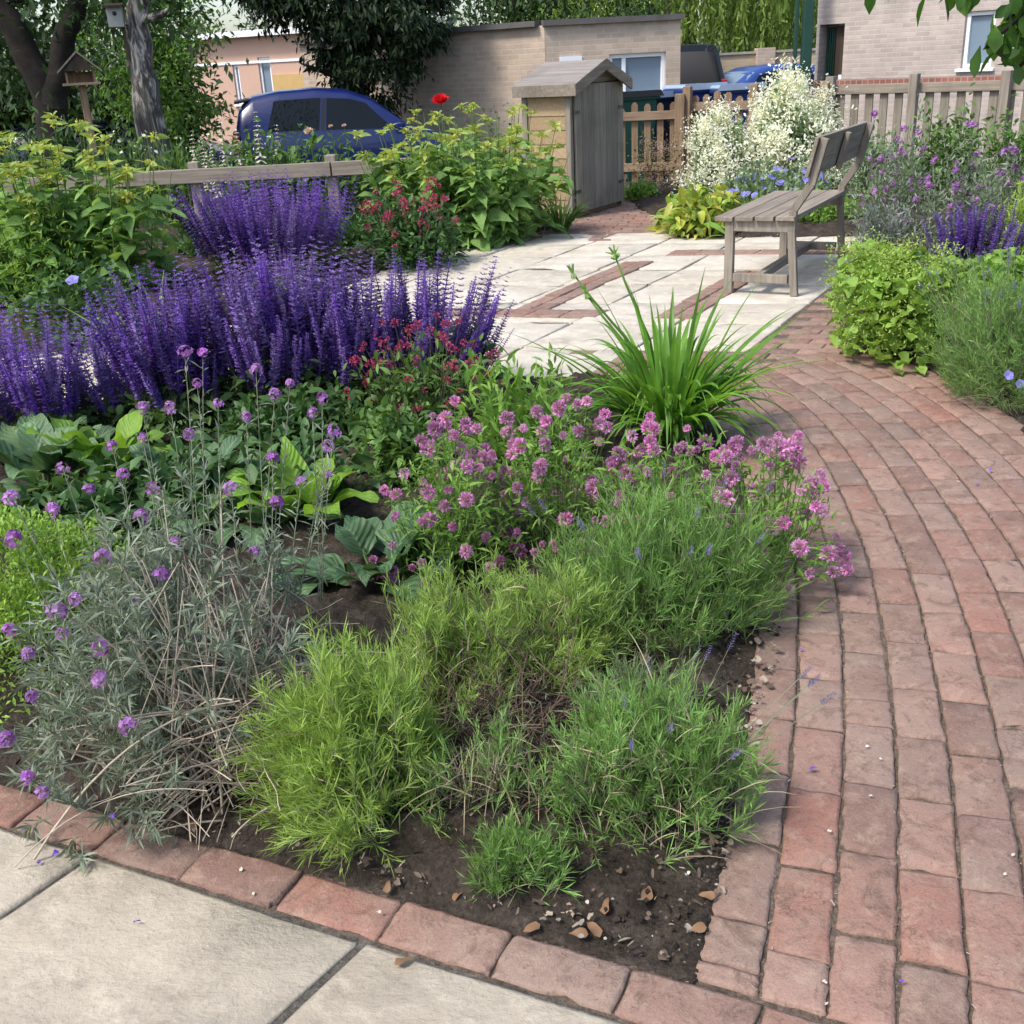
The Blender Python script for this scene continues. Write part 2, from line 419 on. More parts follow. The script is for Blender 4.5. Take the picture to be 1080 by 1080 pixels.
def soilmat(name, c1, c2, c3):
    m, nt = newmat(name)
    tc = nd(nt, 'ShaderNodeTexCoord')
    n1 = nd(nt, 'ShaderNodeTexNoise', Scale=14.0, Detail=8.0, Roughness=.7); n2 = nd(nt, 'ShaderNodeTexNoise', Scale=90.0, Detail=5.0, Roughness=.75)
    for n in (n1, n2): nt.links.new(tc.outputs['Object'], n.inputs['Vector'])
    r = ramp(nt, [(.3, c1), (.55, c2), (.75, c3)]); nt.links.new(n1.outputs[0], r.inputs[0])
    r2 = ramp(nt, [(.35, (.35, .35, .35)), (.7, (1.3, 1.3, 1.3))]); nt.links.new(n2.outputs[0], r2.inputs[0])
    c = mixc(nt, .8, r.outputs[0], r2.outputs[0], 'MULTIPLY')
    pb = nd(nt, 'ShaderNodeBsdfPrincipled', Roughness=.95); pb.inputs['Specular IOR Level'].default_value = .1
    nt.links.new(c, pb.inputs['Base Color'])
    b = nd(nt, 'ShaderNodeBump', Strength=1.0, Distance=.02); nt.links.new(mathn(nt, 'ADD', n1.outputs[0], mathn(nt, 'MULTIPLY', n2.outputs[0], .6)), b.inputs['Height']); nt.links.new(b.outputs[0], pb.inputs['Normal'])
    out = nd(nt, 'ShaderNodeOutputMaterial'); nt.links.new(pb.outputs[0], out.inputs[0])
    return m

def wallmat(name, c1, c2, mortar, bw=.225, bh=.075, rough=.9):
    """stretcher-bond house brick in the wall's own x/z plane"""
    m, nt = newmat(name)
    tc = nd(nt, 'ShaderNodeTexCoord'); sp = nd(nt, 'ShaderNodeSeparateXYZ'); cb = nd(nt, 'ShaderNodeCombineXYZ')
    nt.links.new(tc.outputs['Object'], sp.inputs[0]); nt.links.new(mathn(nt, 'ADD', sp.outputs[0], sp.outputs[1]), cb.inputs[0]); nt.links.new(sp.outputs[2], cb.inputs[1])
    br = nd(nt, 'ShaderNodeTexBrick', Scale=1.0); nt.links.new(cb.outputs[0], br.inputs['Vector'])
    br.inputs['Color1'].default_value = (*c1, 1); br.inputs['Color2'].default_value = (*c2, 1); br.inputs['Mortar'].default_value = (*mortar, 1)
    br.inputs['Brick Width'].default_value = bw; br.inputs['Row Height'].default_value = bh; br.inputs['Mortar Size'].default_value = .009
    br.inputs['Bias'].default_value = 0.0
    no = nd(nt, 'ShaderNodeTexNoise', Scale=1.3, Detail=6.0, Roughness=.7); nt.links.new(tc.outputs['Object'], no.inputs['Vector'])
    r = ramp(nt, [(.3, (.72, .72, .72)), (.7, (1.15, 1.13, 1.1))]); nt.links.new(no.outputs[0], r.inputs[0])
    c = mixc(nt, .9, br.outputs[0], r.outputs[0], 'MULTIPLY')
    pb = nd(nt, 'ShaderNodeBsdfPrincipled', Roughness=rough); pb.inputs['Specular IOR Level'].default_value = .15
    nt.links.new(c, pb.inputs['Base Color'])
    b = nd(nt, 'ShaderNodeBump', Strength=.5, Distance=.01); nt.links.new(br.outputs[1], b.inputs['Height']); b.invert = True; nt.links.new(b.outputs[0], pb.inputs['Normal'])
    out = nd(nt, 'ShaderNodeOutputMaterial'); nt.links.new(pb.outputs[0], out.inputs[0])
    return m

def glassmat(name, tint=(.05, .07, .09), rough=.04):
    m, nt = newmat(name)
    pb = nd(nt, 'ShaderNodeBsdfPrincipled', Roughness=rough); pb.inputs['Base Color'].default_value = (*tint, 1); pb.inputs['Specular IOR Level'].default_value = .5
    out = nd(nt, 'ShaderNodeOutputMaterial'); nt.links.new(pb.outputs[0], out.inputs[0])
    return m
# ------------------------------------------------------------------ the ground, paths and paving
RNG = np.random.default_rng(11)
def inpoly(x, y, poly):
    x = np.asarray(x, float); y = np.asarray(y, float); c = np.zeros(x.shape, bool); n = len(poly)
    for i in range(n):
        x0, y0 = poly[i]; x1, y1 = poly[(i + 1) % n]
        if y0 == y1: continue
        c ^= ((y0 > y) != (y1 > y)) & (x < (x1 - x0) * (y - y0) / (y1 - y0) + x0)
    return c
def pdist(x, y, poly):
    d = np.full(np.shape(x), 1e9); n = len(poly)
    for i in range(n):
        a = np.array(poly[i]); b = np.array(poly[(i + 1) % n]); ab = b - a
        t = np.clip(((x - a[0]) * ab[0] + (y - a[1]) * ab[1]) / (ab @ ab), 0, 1)
        d = np.minimum(d, np.hypot(x - a[0] - t * ab[0], y - a[1] - t * ab[1]))
    return d
def vnoise(x, y, seed, n=14, f=8.0):
    r = np.random.default_rng(seed); z = 0
    for k in range(n):
        a = r.uniform(0, 6.28); q = f * 2 ** r.uniform(-1, 2.2)
        z = z + np.sin((x * math.cos(a) + y * math.sin(a)) * q + r.uniform(0, 6.28)) / q * 3
    return z

M = {}
M['tarmac'] = soilmat('tarmac', (.05, .05, .052), (.075, .074, .072), (.10, .098, .094))
M['bedding'] = soilmat('joint_sand', (.13, .10, .075), (.20, .155, .12), (.29, .235, .19))
M['grout'] = soilmat('joint_mortar', (.10, .09, .08), (.16, .145, .125), (.22, .20, .17))
M['soil'] = soilmat('garden_soil', (.035, .028, .022), (.075, .06, .048), (.15, .125, .102))
M['brick'] = pathbrick()
M['slab_near'] = slabmat('worn_sandstone', [(.42, .375, .30), (.37, .325, .255), (.45, .405, .33)], (.30, .262, .205), 0.35)
M['slab_far'] = slabmat('pale_sandstone', [(.52, .48, .40), (.46, .42, .34), (.55, .51, .44), (.48, .44, .37)], (.38, .34, .275), 1.0)

g = MB(1)
xs = [-220, -40, -12, -4, 0, 4, 12, 40, 220]; ys = [-30, 0, 5, 10, 13.5] + list(np.arange(13.8, 15.4, .15)) + [16, 20, 40, 400]
gx, gy = np.meshgrid(xs, ys); gz = np.array([[ground_z(b) - (0.07 if b < 13.7 else 0.0) for a in xs] for b in ys])
nx = len(xs); ii = np.arange(len(ys) - 1)[:, None] * nx + np.arange(nx - 1)[None]
g.add(np.stack([gx, gy, gz], -1), np.stack([ii, ii + 1, ii + 1 + nx, ii + nx], -1))
struct(g.build('ground', M['tarmac']))
g = MB(2); g.box((0, 4.5, -.0325), (9.6, 19, .05)); struct(g.build('path_bedding', M['bedding']))

FRONT_BED = [(0.33, 1.30), (0.50, 1.84), (0.68, 2.37), (0.86, 2.88), (0.96, 3.4), (1.0, 3.9), (0.99, 4.4), (0.87, 4.8), (0.4, 5.1), (-0.3, 5.3), (-1.5, 5.15), (-3.6, 4.9), (-3.6, 3.0), (-1.18, 1.93)]
RIGHT_BED = [(2.7, 2.0), (1.98, 3.6), (1.97, 3.77), (2.04, 4.16), (2.04, 4.65), (1.95, 5.0), (1.85, 5.25), (1.83, 5.7), (1.95, 6.3), (2.3, 7.0), (2.95, 8.1), (3.05, 8.75), (1.5, 9.2), (1.55, 9.9), (1.45, 11.2), (1.42, 13.1), (2.3, 13.15), (4.2, 13.3), (7.5, 9.5), (7.5, 2.0)]
LEFT_BED = [(-3.7, 5.9), (-2.2, 6.3), (-1.5, 7.0), (-1.05, 7.9), (-0.78, 8.6), (-0.4, 9.25), (0.0, 9.6), (0.55, 10.25), (0.6, 10.7), (0.3, 11.5), (0.9, 12.2), (1.0, 13.4), (-1, 13.6), (-8, 13.5), (-8, 5.5)]
PATIO1 = np.array([1.26, 5.42])
A_ = np.array([math.cos(math.radians(60)), math.sin(math.radians(60))]); B_ = np.array([math.cos(math.radians(-15)), math.sin(math.radians(-15))])

def bed(name, poly, z0, rise, cell, seed, rough=1.0):
    p = np.array(poly); x = np.arange(p[:, 0].min() - .06, p[:, 0].max() + .06, cell); y = np.arange(p[:, 1].min() - .06, p[:, 1].max() + .06, cell)
    X, Y = np.meshgrid(x, y); ins = inpoly(X, Y, poly); d = pdist(X, Y, poly)
    r = np.random.default_rng(seed)
    Z = z0 + rise * np.clip(d / .5, 0, 1) ** .7 + rough * (vnoise(X, Y, seed, 16, 16) * .03 + r.normal(0, .005, X.shape) + np.maximum(0, vnoise(X + 3, Y, seed + 9, 22, 60)) * .035) * np.clip(d / .10, 0.06, 1)
    Z = np.maximum(Z, -.007)
    Z = np.where(ins, Z, -0.045 - np.clip(d * 2, 0, .02))
    n = len(x); ii = np.arange(len(y) - 1)[:, None] * n + np.arange(n - 1)[None]
    keep = (ins[:-1, :-1] | ins[1:, :-1] | ins[:-1, 1:] | ins[1:, 1:])
    q = np.stack([ii, ii + 1, ii + 1 + n, ii + n], -1)[keep]
    b = MB(seed); b.add(np.stack([X, Y, Z], -1), q); struct(b.build(name, M['soil'], smooth=True))
bed('soil', RIGHT_BED, .012, .05, .05, 4)
bed('soil', LEFT_BED, .012, .06, .06, 5)

def bricks(mb, c, ztop, r, nu=9, nv=6, gap=.0032, depth=.055, drop=.0028):
    """one worn brick in the quadrilateral c (four ground corners, in order)"""
    c = np.array(c, float); ctr = c.mean(0)
    u = np.linspace(0, 1, nu); v = np.linspace(0, 1, nv)
    L = np.linalg.norm(c[1] - c[0]); W = np.linalg.norm(c[3] - c[0])
    gu, gv = gap / max(L, .02), gap / max(W, .02)
    u = gu + (1 - 2 * gu) * u; v = gv + (1 - 2 * gv) * v
    u[1] = u[0] + .008 / max(L, .03); u[-2] = u[-1] - .008 / max(L, .03); v[1] = v[0] + .008 / max(W, .03); v[-2] = v[-1] - .008 / max(W, .03)
    U, V = np.meshgrid(u, v)
    P = ((1 - U) * (1 - V))[..., None] * c[0] + (U * (1 - V))[..., None] * c[1] + (U * V)[..., None] * c[2] + ((1 - U) * V)[..., None] * c[3]
    Z = np.full(U.shape, ztop) + r.normal(0, .0009, U.shape)
    tilt = r.normal(0, .007, 2); Z += (P[..., 0] - ctr[0]) * tilt[0] + (P[..., 1] - ctr[1]) * tilt[1]
    e = np.zeros(U.shape, bool); e[0] = e[-1] = True; e[:, 0] = e[:, -1] = True
    Z[e] -= drop * r.uniform(.6, 1.5, e.sum())
    P[e] += r.normal(0, .0017, (e.sum(), 2))
    for _ in range(r.integers(0, 3)):               # chipped arrises
        i_, j_ = (r.integers(0, 2) * (nv - 1), r.integers(0, nu)) if r.uniform() < .5 else (r.integers(0, nv), r.integers(0, 2) * (nu - 1))
        P[i_, j_] += (ctr - P[i_, j_]) * r.uniform(.03, .10); Z[i_, j_] -= r.uniform(.002, .006)
    top = np.concatenate([P, Z[..., None]], -1).reshape(-1, 3)
    idx = np.arange(nu * nv).reshape(nv, nu)
    q = np.stack([idx[:-1, :-1], idx[:-1, 1:], idx[1:, 1:], idx[1:, :-1]], -1).reshape(-1, 4)
    ring = np.concatenate([idx[0, :-1], idx[:-1, -1], idx[-1, :0:-1], idx[:0:-1, 0]])
    low = top[ring].copy(); low[:, 2] = ztop - depth
    m = len(ring); k = np.arange(m); k2 = (k + 1) % m
    q2 = np.stack([ring[k2], ring[k], nu * nv + k, nu * nv + k2], -1)
    mb.add(np.concatenate([top, low]), np.concatenate([q, q2]))

# curved brick path: columns of stretchers following the bed
cpts = np.array([(0.30, .70), (0.44, 0.97), (0.57, 1.26), (0.66, 1.52), (0.80, 1.92), (0.97, 2.51), (1.08, 3.0), (1.15, 3.51), (1.19, 3.96), (1.19, 4.41), (1.14, 4.8), (1.04, 5.2), (.9, 5.55)])
def smooth_curve(p, n=600):
    t = np.arange(len(p)); T = np.linspace(0, len(p) - 1, n)
    c = np.stack([np.interp(T, t, p[:, k]) for k in (0, 1)], -1)
    ker = np.hanning(91); ker /= ker.sum()
    pad = np.pad(c, ((45, 45), (0, 0)), mode='reflect', reflect_type='odd')
    return np.stack([np.convolve(pad[:, k], ker, 'valid') for k in (0, 1)], -1)
cc = smooth_curve(cpts); ct = nrm(np.gradient(cc, axis=0)); cn = np.stack([ct[:, 1], -ct[:, 0]], -1)
E0 = np.array(gp(100, 900)); E1 = np.array(gp(675, 1078)); EV = nrm(E1 - E0); EN = np.array([-EV[1], EV[0]])
edge_ = cc - cn * (3 * .108 - .014); edge_ = edge_[((edge_ - E0) @ EN > .10) & (edge_[:, 1] < 4.5)][::12]
FRONT_BED = [tuple(E0 + EN * .100 - EV * 1.8), tuple(edge_[0] - ct[0] * ((edge_[0] - E0) @ EN - .10) / (ct[0] @ EN))] + [tuple(q) for q in edge_] + [(0.87, 4.8), (0.4, 5.1), (-0.3, 5.3), (-1.5, 5.15), (-3.6, 4.9), (-3.6, 3.0)]
bed('soil', FRONT_BED, -.005, .05, .0135, 3)
rows = np.random.default_rng(5)
pb_ = MB(21)
for k in range(-3, 9):
    off = k * .108
    line0 = cc + cn * off; line1 = cc + cn * (off + .108)
    mid = (line0 + line1) / 2
    s = np.concatenate([[0], np.cumsum(np.linalg.norm(np.diff(mid, axis=0), axis=1))])
    pos = -rows.uniform(0, .2)
    while pos < s[-1] - .05:
        Lb = .221 + rows.normal(0, .006) if rows.uniform() > .06 else .112
        a, b = max(pos, 0), min(pos + Lb, s[-1]); pos += Lb
        if b - a < .05: continue
        f = lambda ln, q: np.array([np.interp(q, s, ln[:, 0]), np.interp(q, s, ln[:, 1])])
        j = rows.normal(0, .003, 4)
        c = [f(line0, a + j[0]), f(line0, b + j[1]), f(line1, b + j[2]), f(line1, a + j[3])]
        ctr = np.mean(c, 0)
        # cut along the edging row at the front
        dd = [(p - E0) @ EN for p in c]
        if min(dd) < .118:
            if max(dd) < .16: continue
            c = [p + (EN * (.118 - d) if d < .118 else 0) for p, d in zip(c, dd)]
        if ctr[1] > 5.27 + .15 * (ctr[0] - 1.2): continue
        if inpoly(ctr[0], ctr[1], FRONT_BED) and k > -3 and ctr[1] > 4: continue
        if inpoly(ctr[0], ctr[1], RIGHT_BED) and pdist(ctr[0], ctr[1], RIGHT_BED) > .05: continue
        bricks(pb_, c[::-1], rows.normal(0, .0022), rows)
# rows of bricks round the patio corner and the apron in front of the shed and gate
APRON = [(-0.1, 9.55), (1.5, 9.15), (1.62, 9.9), (1.5, 11.2), (1.5, 13.6), (0.9, 13.6), (1.0, 11.6), (0.6, 10.7), (0.5, 10.2)]
CORNER = [(-0.6, 5.35), (0.4, 5.0), (0.9, 4.75), (1.0, 5.15), (1.4, 5.3), (1.9, 5.1), (1.95, 6.3), (2.4, 7.1), (2.1, 6.8), (1.26, 5.42), (-0.2, 5.81)]
def infill(poly, du, dv, nu, nv, seed, lim=None, z=0.0):
    r = np.random.default_rng(seed); o = np.array(poly[0])
    for j in range(-nv, nv):
        sh = (j % 2) * .11 + r.uniform(-.02, .02)
        for i in range(-nu, nu):
            p = o + du * (i * .219 + sh) + dv * (j * .108)
            c = [p, p + du * .219, p + du * .219 + dv * .108, p + dv * .108]; m = np.mean(c, 0)
            if not inpoly(m[0], m[1], poly): continue
            bricks(pb_, c, z + r.normal(0, .0018), r, 5, 4)
infill(APRON, B_, np.array([-B_[1], B_[0]]), 18, 50, 31)
infill(CORNER, B_, A_, 22, 30, 32)
def course(p, d, n, seed, side, z=0.0, bl=.221, wd=.108):
    r = np.random.default_rng(seed); p = np.array(p, float); d = nrm(np.array(d, float))
    for i in range(n):
        a = p + d * bl * i; bricks(pb_, [a, a + d * bl, a + d * bl + side * wd, a + side * wd], z + r.normal(0, .0018), r)
course(E0 - EV * 1.78, EV, 19, 41, EN)                                      # edging row of the front slabs
patio_t = 7 * .6
course(PATIO1 + A_ * (patio_t + .005) - B_ * 3.2, B_, 22, 42, A_)                # far edge of the patio
course((-0.86, 8.5), (0.62, 0.78), 7, 43, np.array([.78, -.62]))
struct(pb_.build('brick_path', M['brick'], smooth=False))

def slab(mb, c, z, r, gap=.010):
    bricks(mb, c, z, r, 8, 8, gap=gap, depth=.05, drop=.003)
r = np.random.default_rng(8); sb = MB(51)
SK = nrm(np.array(gp(290, 1080)) - np.array(gp(388, 987)))
w0 = float((np.array(gp(388, 987)) - E0) @ EV)
for i in range(-3, 4):
    for j in range(0, 2):
        o = E0 + EV * (w0 * i) + SK * (.62 * j) - EN * .004
        slab(sb, [o + SK * .62, o + SK * .62 + EV * w0, o + EV * w0, o], .002 + r.normal(0, .001), r, gap=.009)
struct(sb.build('front_patio', M['slab_near']))
gm = MB(52); o = E0 - EV * 2.2 - EN * .004
gm.add([(*p, -.006) for p in (o + SK * 1.5, o + SK * 1.5 + EV * 5, o + EV * 5, o)], [[0, 1, 2, 3]]); struct(gm.build('front_patio_joints', M['grout']))
sb = MB(53)
PATIO = [(1.30, 5.38), (3.3, 8.9), (3.3, 9.1), (-0.1, 9.75), (-0.45, 9.3), (-0.8, 8.65), (-1.1, 7.9), (-1.5, 7.05), (-2.2, 6.3), (-3.8, 5.95), (-3.8, 4.9), (-1.5, 5.2), (-0.3, 5.35), (0.3, 5.3)]
for i in range(-10, 0):
    for j in range(-3, 7):
        sh = 0.3 * (j % 2) if i < -1 else 0
        o = PATIO1 + B_ * (i * .6) + A_ * (j * .6)
        c = [o, o + B_ * .6, o + B_ * .6 + A_ * .6, o + A_ * .6]; m = np.mean(c, 0)
        if not inpoly(m[0], m[1], PATIO): continue
        slab(sb, c, .004 + r.normal(0, .0012), r)
struct(sb.build('patio', M['slab_far']))
# brick bands set into the patio
pb_ = MB(54)
S0 = PATIO1 - B_ * .62 + A_ * .62
for (u0, v0, d, n) in ((-.15, .12, 'a', 7), (-.9, 2.35, 'b', 9), (-1.1, .3, 'a', 8), (-1.6, .12, 'b', 5)):
    p = S0 + B_ * u0 + A_ * v0
    for k in (0, 1):
        if d == 'a': course(p + B_ * .108 * k, A_, n, 60 + k, B_, .0135)
        else: course(p + A_ * .108 * k, B_, n, 62 + k, A_, .0145)
struct(pb_.build('patio_brick_band', M['brick']))

# ------------------------------------------------------------------ buildings beyond the garden
M['stock_brick'] = wallmat('buff_brick', (.50, .40, .31), (.41, .325, .26), (.46, .41, .35))
M['pink_brick'] = wallmat('pale_pink_brick', (.44, .375, .34), (.35, .30, .275), (.42, .385, .35), .225, .068)
M['rendered'] = plain('salmon_render', (.50, .33, .25), .9, var=.06, scale=2)
M['ochre'] = plain('ochre_panel', (.48, .32, .13), .8, var=.08)
M['white'] = plain('white_frame', (.75, .76, .78), .4, var=.03)
M['glass'] = glassmat('window_glass', (.16, .22, .28), .08)
M['dark_glass'] = glassmat('dark_glass', (.006, .008, .009), .03)
M['dark_glass'].node_tree.nodes['Principled BSDF'].inputs['Specular IOR Level'].default_value = .3
M['felt'] = plain('roof_felt', (.10, .095, .09), .9, var=.2, bump=.3)
M['concrete'] = plain('stone_coping', (.33, .30, .26), .9, var=.2, bump=.3)
M['curtain'] = plain('pale_curtain', (.45, .5, .53), .9, var=.15, scale=14)
M['green_paint'] = plain('dark_green_paint', (.012, .05, .035), .4, var=.1)
M['dark_wood'] = woodmat('dark_door_wood', (.05, .035, .025), (.10, .075, .055))

def wall(mb, L, H, T, holes=(), z0=0.0):
    """wall along local x, front face at y=0, thickness T behind; holes (x0,x1,z0,z1)"""
    xs = sorted({0.0, L, *[h[0] for h in holes], *[h[1] for h in holes]}); zs = sorted({z0, H, *[h[2] for h in holes], *[h[3] for h in holes]})
    for i in range(len(xs) - 1):
        for j in range(len(zs) - 1):
            mx, mz = (xs[i] + xs[i + 1]) / 2, (zs[j] + zs[j + 1]) / 2
            if any(h[0] < mx < h[1] and h[2] < mz < h[3] for h in holes): continue
            mb.box((mx, T / 2, mz), (xs[i + 1] - xs[i], T, zs[j + 1] - zs[j]))

def window(parent, x0, x1, z0, z1, y, bars=(), name='window', curtain=False, fw_=.06):
    f = MB()
    for c, s in (((x0 + fw_ / 2, y, (z0 + z1) / 2), (fw_, .07, z1 - z0)), ((x1 - fw_ / 2, y, (z0 + z1) / 2), (fw_, .07, z1 - z0)),
                 (((x0 + x1) / 2, y, z0 + fw_ / 2), (x1 - x0 - 2 * fw_, .07, fw_)), (((x0 + x1) / 2, y, z1 - fw_ / 2), (x1 - x0 - 2 * fw_, .07, fw_))): f.box(c, s)
    for b in bars: f.box((b, y, (z0 + z1) / 2), (.06, .068, z1 - z0 - 2 * fw_))
    o = f.build(name, M['white'], parent, bevel=.006)
    p = MB(); p.box(((x0 + x1) / 2, y + .012, (z0 + z1) / 2), (x1 - x0 - .09, .008, z1 - z0 - .09)); p.build('pane', M['glass'], o)
    s = MB(); s.box(((x0 + x1) / 2, y - .05, z0 - .025), (x1 - x0 + .12, .2, .045)); s.build('sill', M['white'], o, bevel=.006)
    if curtain:
        c = MB(); n = 40; x = np.linspace(x0 + .06, x1 - .06, n); yy = y + .10 + .018 * np.sin(x * 60)
        v = np.concatenate([np.stack([x, yy, np.full(n, z0 + .05)], -1), np.stack([x, yy, np.full(n, z1 - .05)], -1)])
        k = np.arange(n - 1); c.add(v, np.stack([k, k + 1, n + k + 1, n + k], -1)); c.build('curtain', M['curtain'], o, smooth=True)
    return o

GZ = -0.4
# flat-roofed brick building
C = at(574, 22, 17.6); Rr = at(718, 19, 17.9); ang = math.atan2(Rr[1] - C[1], Rr[0] - C[0]); Lr = math.hypot(Rr[0] - C[0], Rr[1] - C[1])
topz = C[2] - GZ
b = thing('brick_outbuilding', 'low flat-roofed buff brick building with a white window behind the shed', 'building', (C[0], C[1], GZ), ang)
inv = lambda px, y=17.7: (at(px, 80, y)[0] - C[0]) / math.cos(ang)
wx0, wx1 = inv(643), inv(704); wz0, wz1 = at(670, 103, 17.7)[2] - GZ, at(670, 56, 17.7)[2] - GZ
w = MB(); wall(w, Lr, topz - .06, .2, [(wx0, wx1, wz0, wz1)]); w.build('front_wall', M['stock_brick'], b)
w = MB(); wall(w, 5.2, topz - .06, .2); sw = w.build('side_wall', M['stock_brick'], b)
sa = math.radians(143) - ang
# the left wing recedes from the corner; its front face looks to the left of the camera
sw.rotation_euler = (0, 0, sa + math.pi); sw.location = (5.2 * math.cos(sa) - .004, 5.2 * math.sin(sa) - .004, 0)
w = MB(); wall(w, 6.0, topz - .06, .2); rw = w.build('end_wall', M['stock_brick'], b); rw.rotation_euler = (0, 0, math.pi / 2); rw.location = (Lr + .002, .203, 0)
w = MB(); w.box((Lr / 2, 0.1, topz - .03), (Lr + .06, .34, .08))
w.bar((-.03, .11, topz - .031), (5.2 * math.cos(sa), 5.2 * math.sin(sa) + .1, topz - .031), .34, .078); w.build('coping', M['felt'], b)
w = MB(); w.add([(0, .15, topz - .09), (Lr, .15, topz - .09), (Lr, 7, topz - .09), (5.2 * math.cos(sa), 5.2 * math.sin(sa) + .12, topz - .09)], [[0, 1, 2, 3]]); w.build('roof', M['felt'], b)
window(b, wx0, wx1, wz0, wz1, .08, bars=(wx0 + (wx1 - wx0) * .27,))
w = MB(); w.box((inv(602), -.02, wz1 - .03), (.34, .035, .07)); w.build('wall_vent', M['white'], b)

# house on the right
C = at(861, 40, 19.0); Rr = at(1080, 40, 16.6); ang = math.atan2(Rr[1] - C[1], Rr[0] - C[0])
b = thing('brick_house', 'tall pale pinkish brick house with a white curtained window behind the right fence', 'house', (C[0], C[1], GZ), ang)
def hx(px):     # along the wall for a photo column (at row 60)
    a = np.array(at(px, 60, 17.0)); d = a[:2] / a[1]        # ray
    # intersect ray with the wall line
    ux, uy = math.cos(ang), math.sin(ang)
    t = (C[0] * uy - C[1] * ux) / (d[0] * uy - d[1] * ux)
    p = d * t; return (p[0] - C[0]) * ux + (p[1] - C[1]) * uy, p[1]
(x0, y0), (x1, y1) = hx(1014), hx(1046)
z0, z1 = at(1020, 72, y0)[2] - GZ, at(1025, 12, y0)[2] - GZ
(d0, dy), (d1, _) = hx(863), hx(889)
dz1 = at(870, 26, dy)[2] - GZ
w = MB(); wall(w, 9, 5.6, .25, [(x0, x1, z0, z1), (d0, d1, 0.02, dz1)]); w.build('wall', M['pink_brick'], b)
w = MB(); wall(w, 6, 5.6, .25); sw = w.build('side_wall', M['pink_brick'], b); sw.rotation_euler = (0, 0, math.pi / 2); sw.location = (.252, .253, 0)
window(b, x0, x1, z0, z1, .09, curtain=True)
dr = MB(); dr.box((d0 + (d1 - d0) * .75, .17, dz1 / 2), ((d1 - d0) * .5, .05, dz1 - .06)); do = dr.build('door', M['dark_wood'], b)
dr = MB(); dr.box((d0 + (d1 - d0) * .8, .12, dz1 * .62), (.06, .05, .12)); dr.build('letter_plate', M['white'], do)
gt = MB(); 
for k in range(5): gt.box((d0 + .05 + k * (d1 - d0) * .09, .20, dz1 / 2), (.025, .025, dz1 - .08))
for k in range(8): gt.box((d0 + .05 + (d1 - d0) * .18, .223, .2 + k * (dz1 - .4) / 7), ((d1 - d0) * .4, .018, .03))
gt.build('iron_grille', M['green_paint'], b)
w = MB(); w.box(((d0 + d1) / 2, .6, dz1 / 2), (d1 - d0 + .4, .04, dz1 + .3)); w.build('porch_back', M['dark_wood'], b)
w = MB(); zc = at(930, 89, (C[1] + Rr[1]) / 2)[2] - GZ; w.box((4.5, -.012, zc - .02), (8.96, .02, .20)); w.build('brick_course', wallmat('red_brick_plinth', (.30, .12, .09), (.24, .10, .08), (.3, .25, .22), .1, .12), b)
p = MB(); px_, py_, _ = at(851, 40, 18.6)
t_ = thing('drainpipe_post', 'dark green square post standing at the left corner of the pinkish house', 'post', (px_, py_, GZ))
w = MB(); w.box((0, 0, 2.4), (.15, .15, 4.8)); w.build('post_shaft', M['green_paint'], t_, bevel=.01)
w = MB(); w.box((-.17, .02, 2.4), (.06, .06, 4.8)); w.build('downpipe', M['green_paint'], t_, bevel=.01)
w = MB(); w.box((0, 0, .06), (.26, .26, .12)); w.build('base', M['concrete'], t_, bevel=.01)

# low boundary wall far behind the cars
C = at(735, 82, 28.0); Rr = at(850, 80, 28.0)
b = thing('boundary_wall', 'low cream brick wall with a pier in front of the weeping willow', 'wall', (C[0], C[1], GZ))
wl = (Rr[0] - C[0]) * 1.3; zt = at(790, 57, 28.0)[2] - GZ
w = MB(); wall(w, wl, zt, .22); w.build('wall', wallmat('cream_brick', (.52, .42, .28), (.44, .35, .23), (.45, .4, .33)), b)
w = MB(); w.box((wl * .47, -.04, zt / 2 + .06), (.42, .36, zt + .12)); w.build('pier', M['stock_brick'], b)
w = MB(); w.box((wl / 2, .11, zt + .03), (wl, .3, .055)); w.build('coping', M['concrete'], b)

# salmon rendered building far left
C = at(232, 60, 30.0); Rr = at(330, 60, 29.0); ang = math.atan2(Rr[1] - C[1], Rr[0] - C[0])
b = thing('rendered_building', 'far salmon pink building with a white fascia and an ochre panel behind the blue hatchback', 'building', (C[0] - 1, C[1], GZ), ang)
hz_ = at(300, 36, 29.5)[2] - GZ; L_ = 7.5
k29 = 29.5 / FPX
sx = lambda px: 1 + (px - 232) * k29 * .98
w = MB(); wall(w, L_, hz_, .25, [(sx(282), sx(296), .9, at(288, 60, 29.5)[2] - GZ), (sx(252), sx(259), 1.2, at(255, 68, 29.5)[2] - GZ)]); w.build('wall', M['rendered'], b)
w = MB(); w.box((L_ / 2, -.03, hz_ + .04), (L_ + .2, .5, .14)); w.build('fascia', M['white'], b)
w = MB(); w.box((L_ / 2, -.012, at(300, 64, 29.5)[2] - GZ), (L_, .03, .06)); w.build('string_course', M['white'], b)
w = MB(); w.box(((sx(297) + L_) / 2, -.02, 1.2), (L_ - sx(298), .05, 1.3)); w.build('ochre_panel', M['ochre'], b)
window(b, sx(282), sx(296), .9, at(288, 60, 29.5)[2] - GZ, .08)
window(b, sx(252), sx(259), 1.2, at(255, 68, 29.5)[2] - GZ, .08)

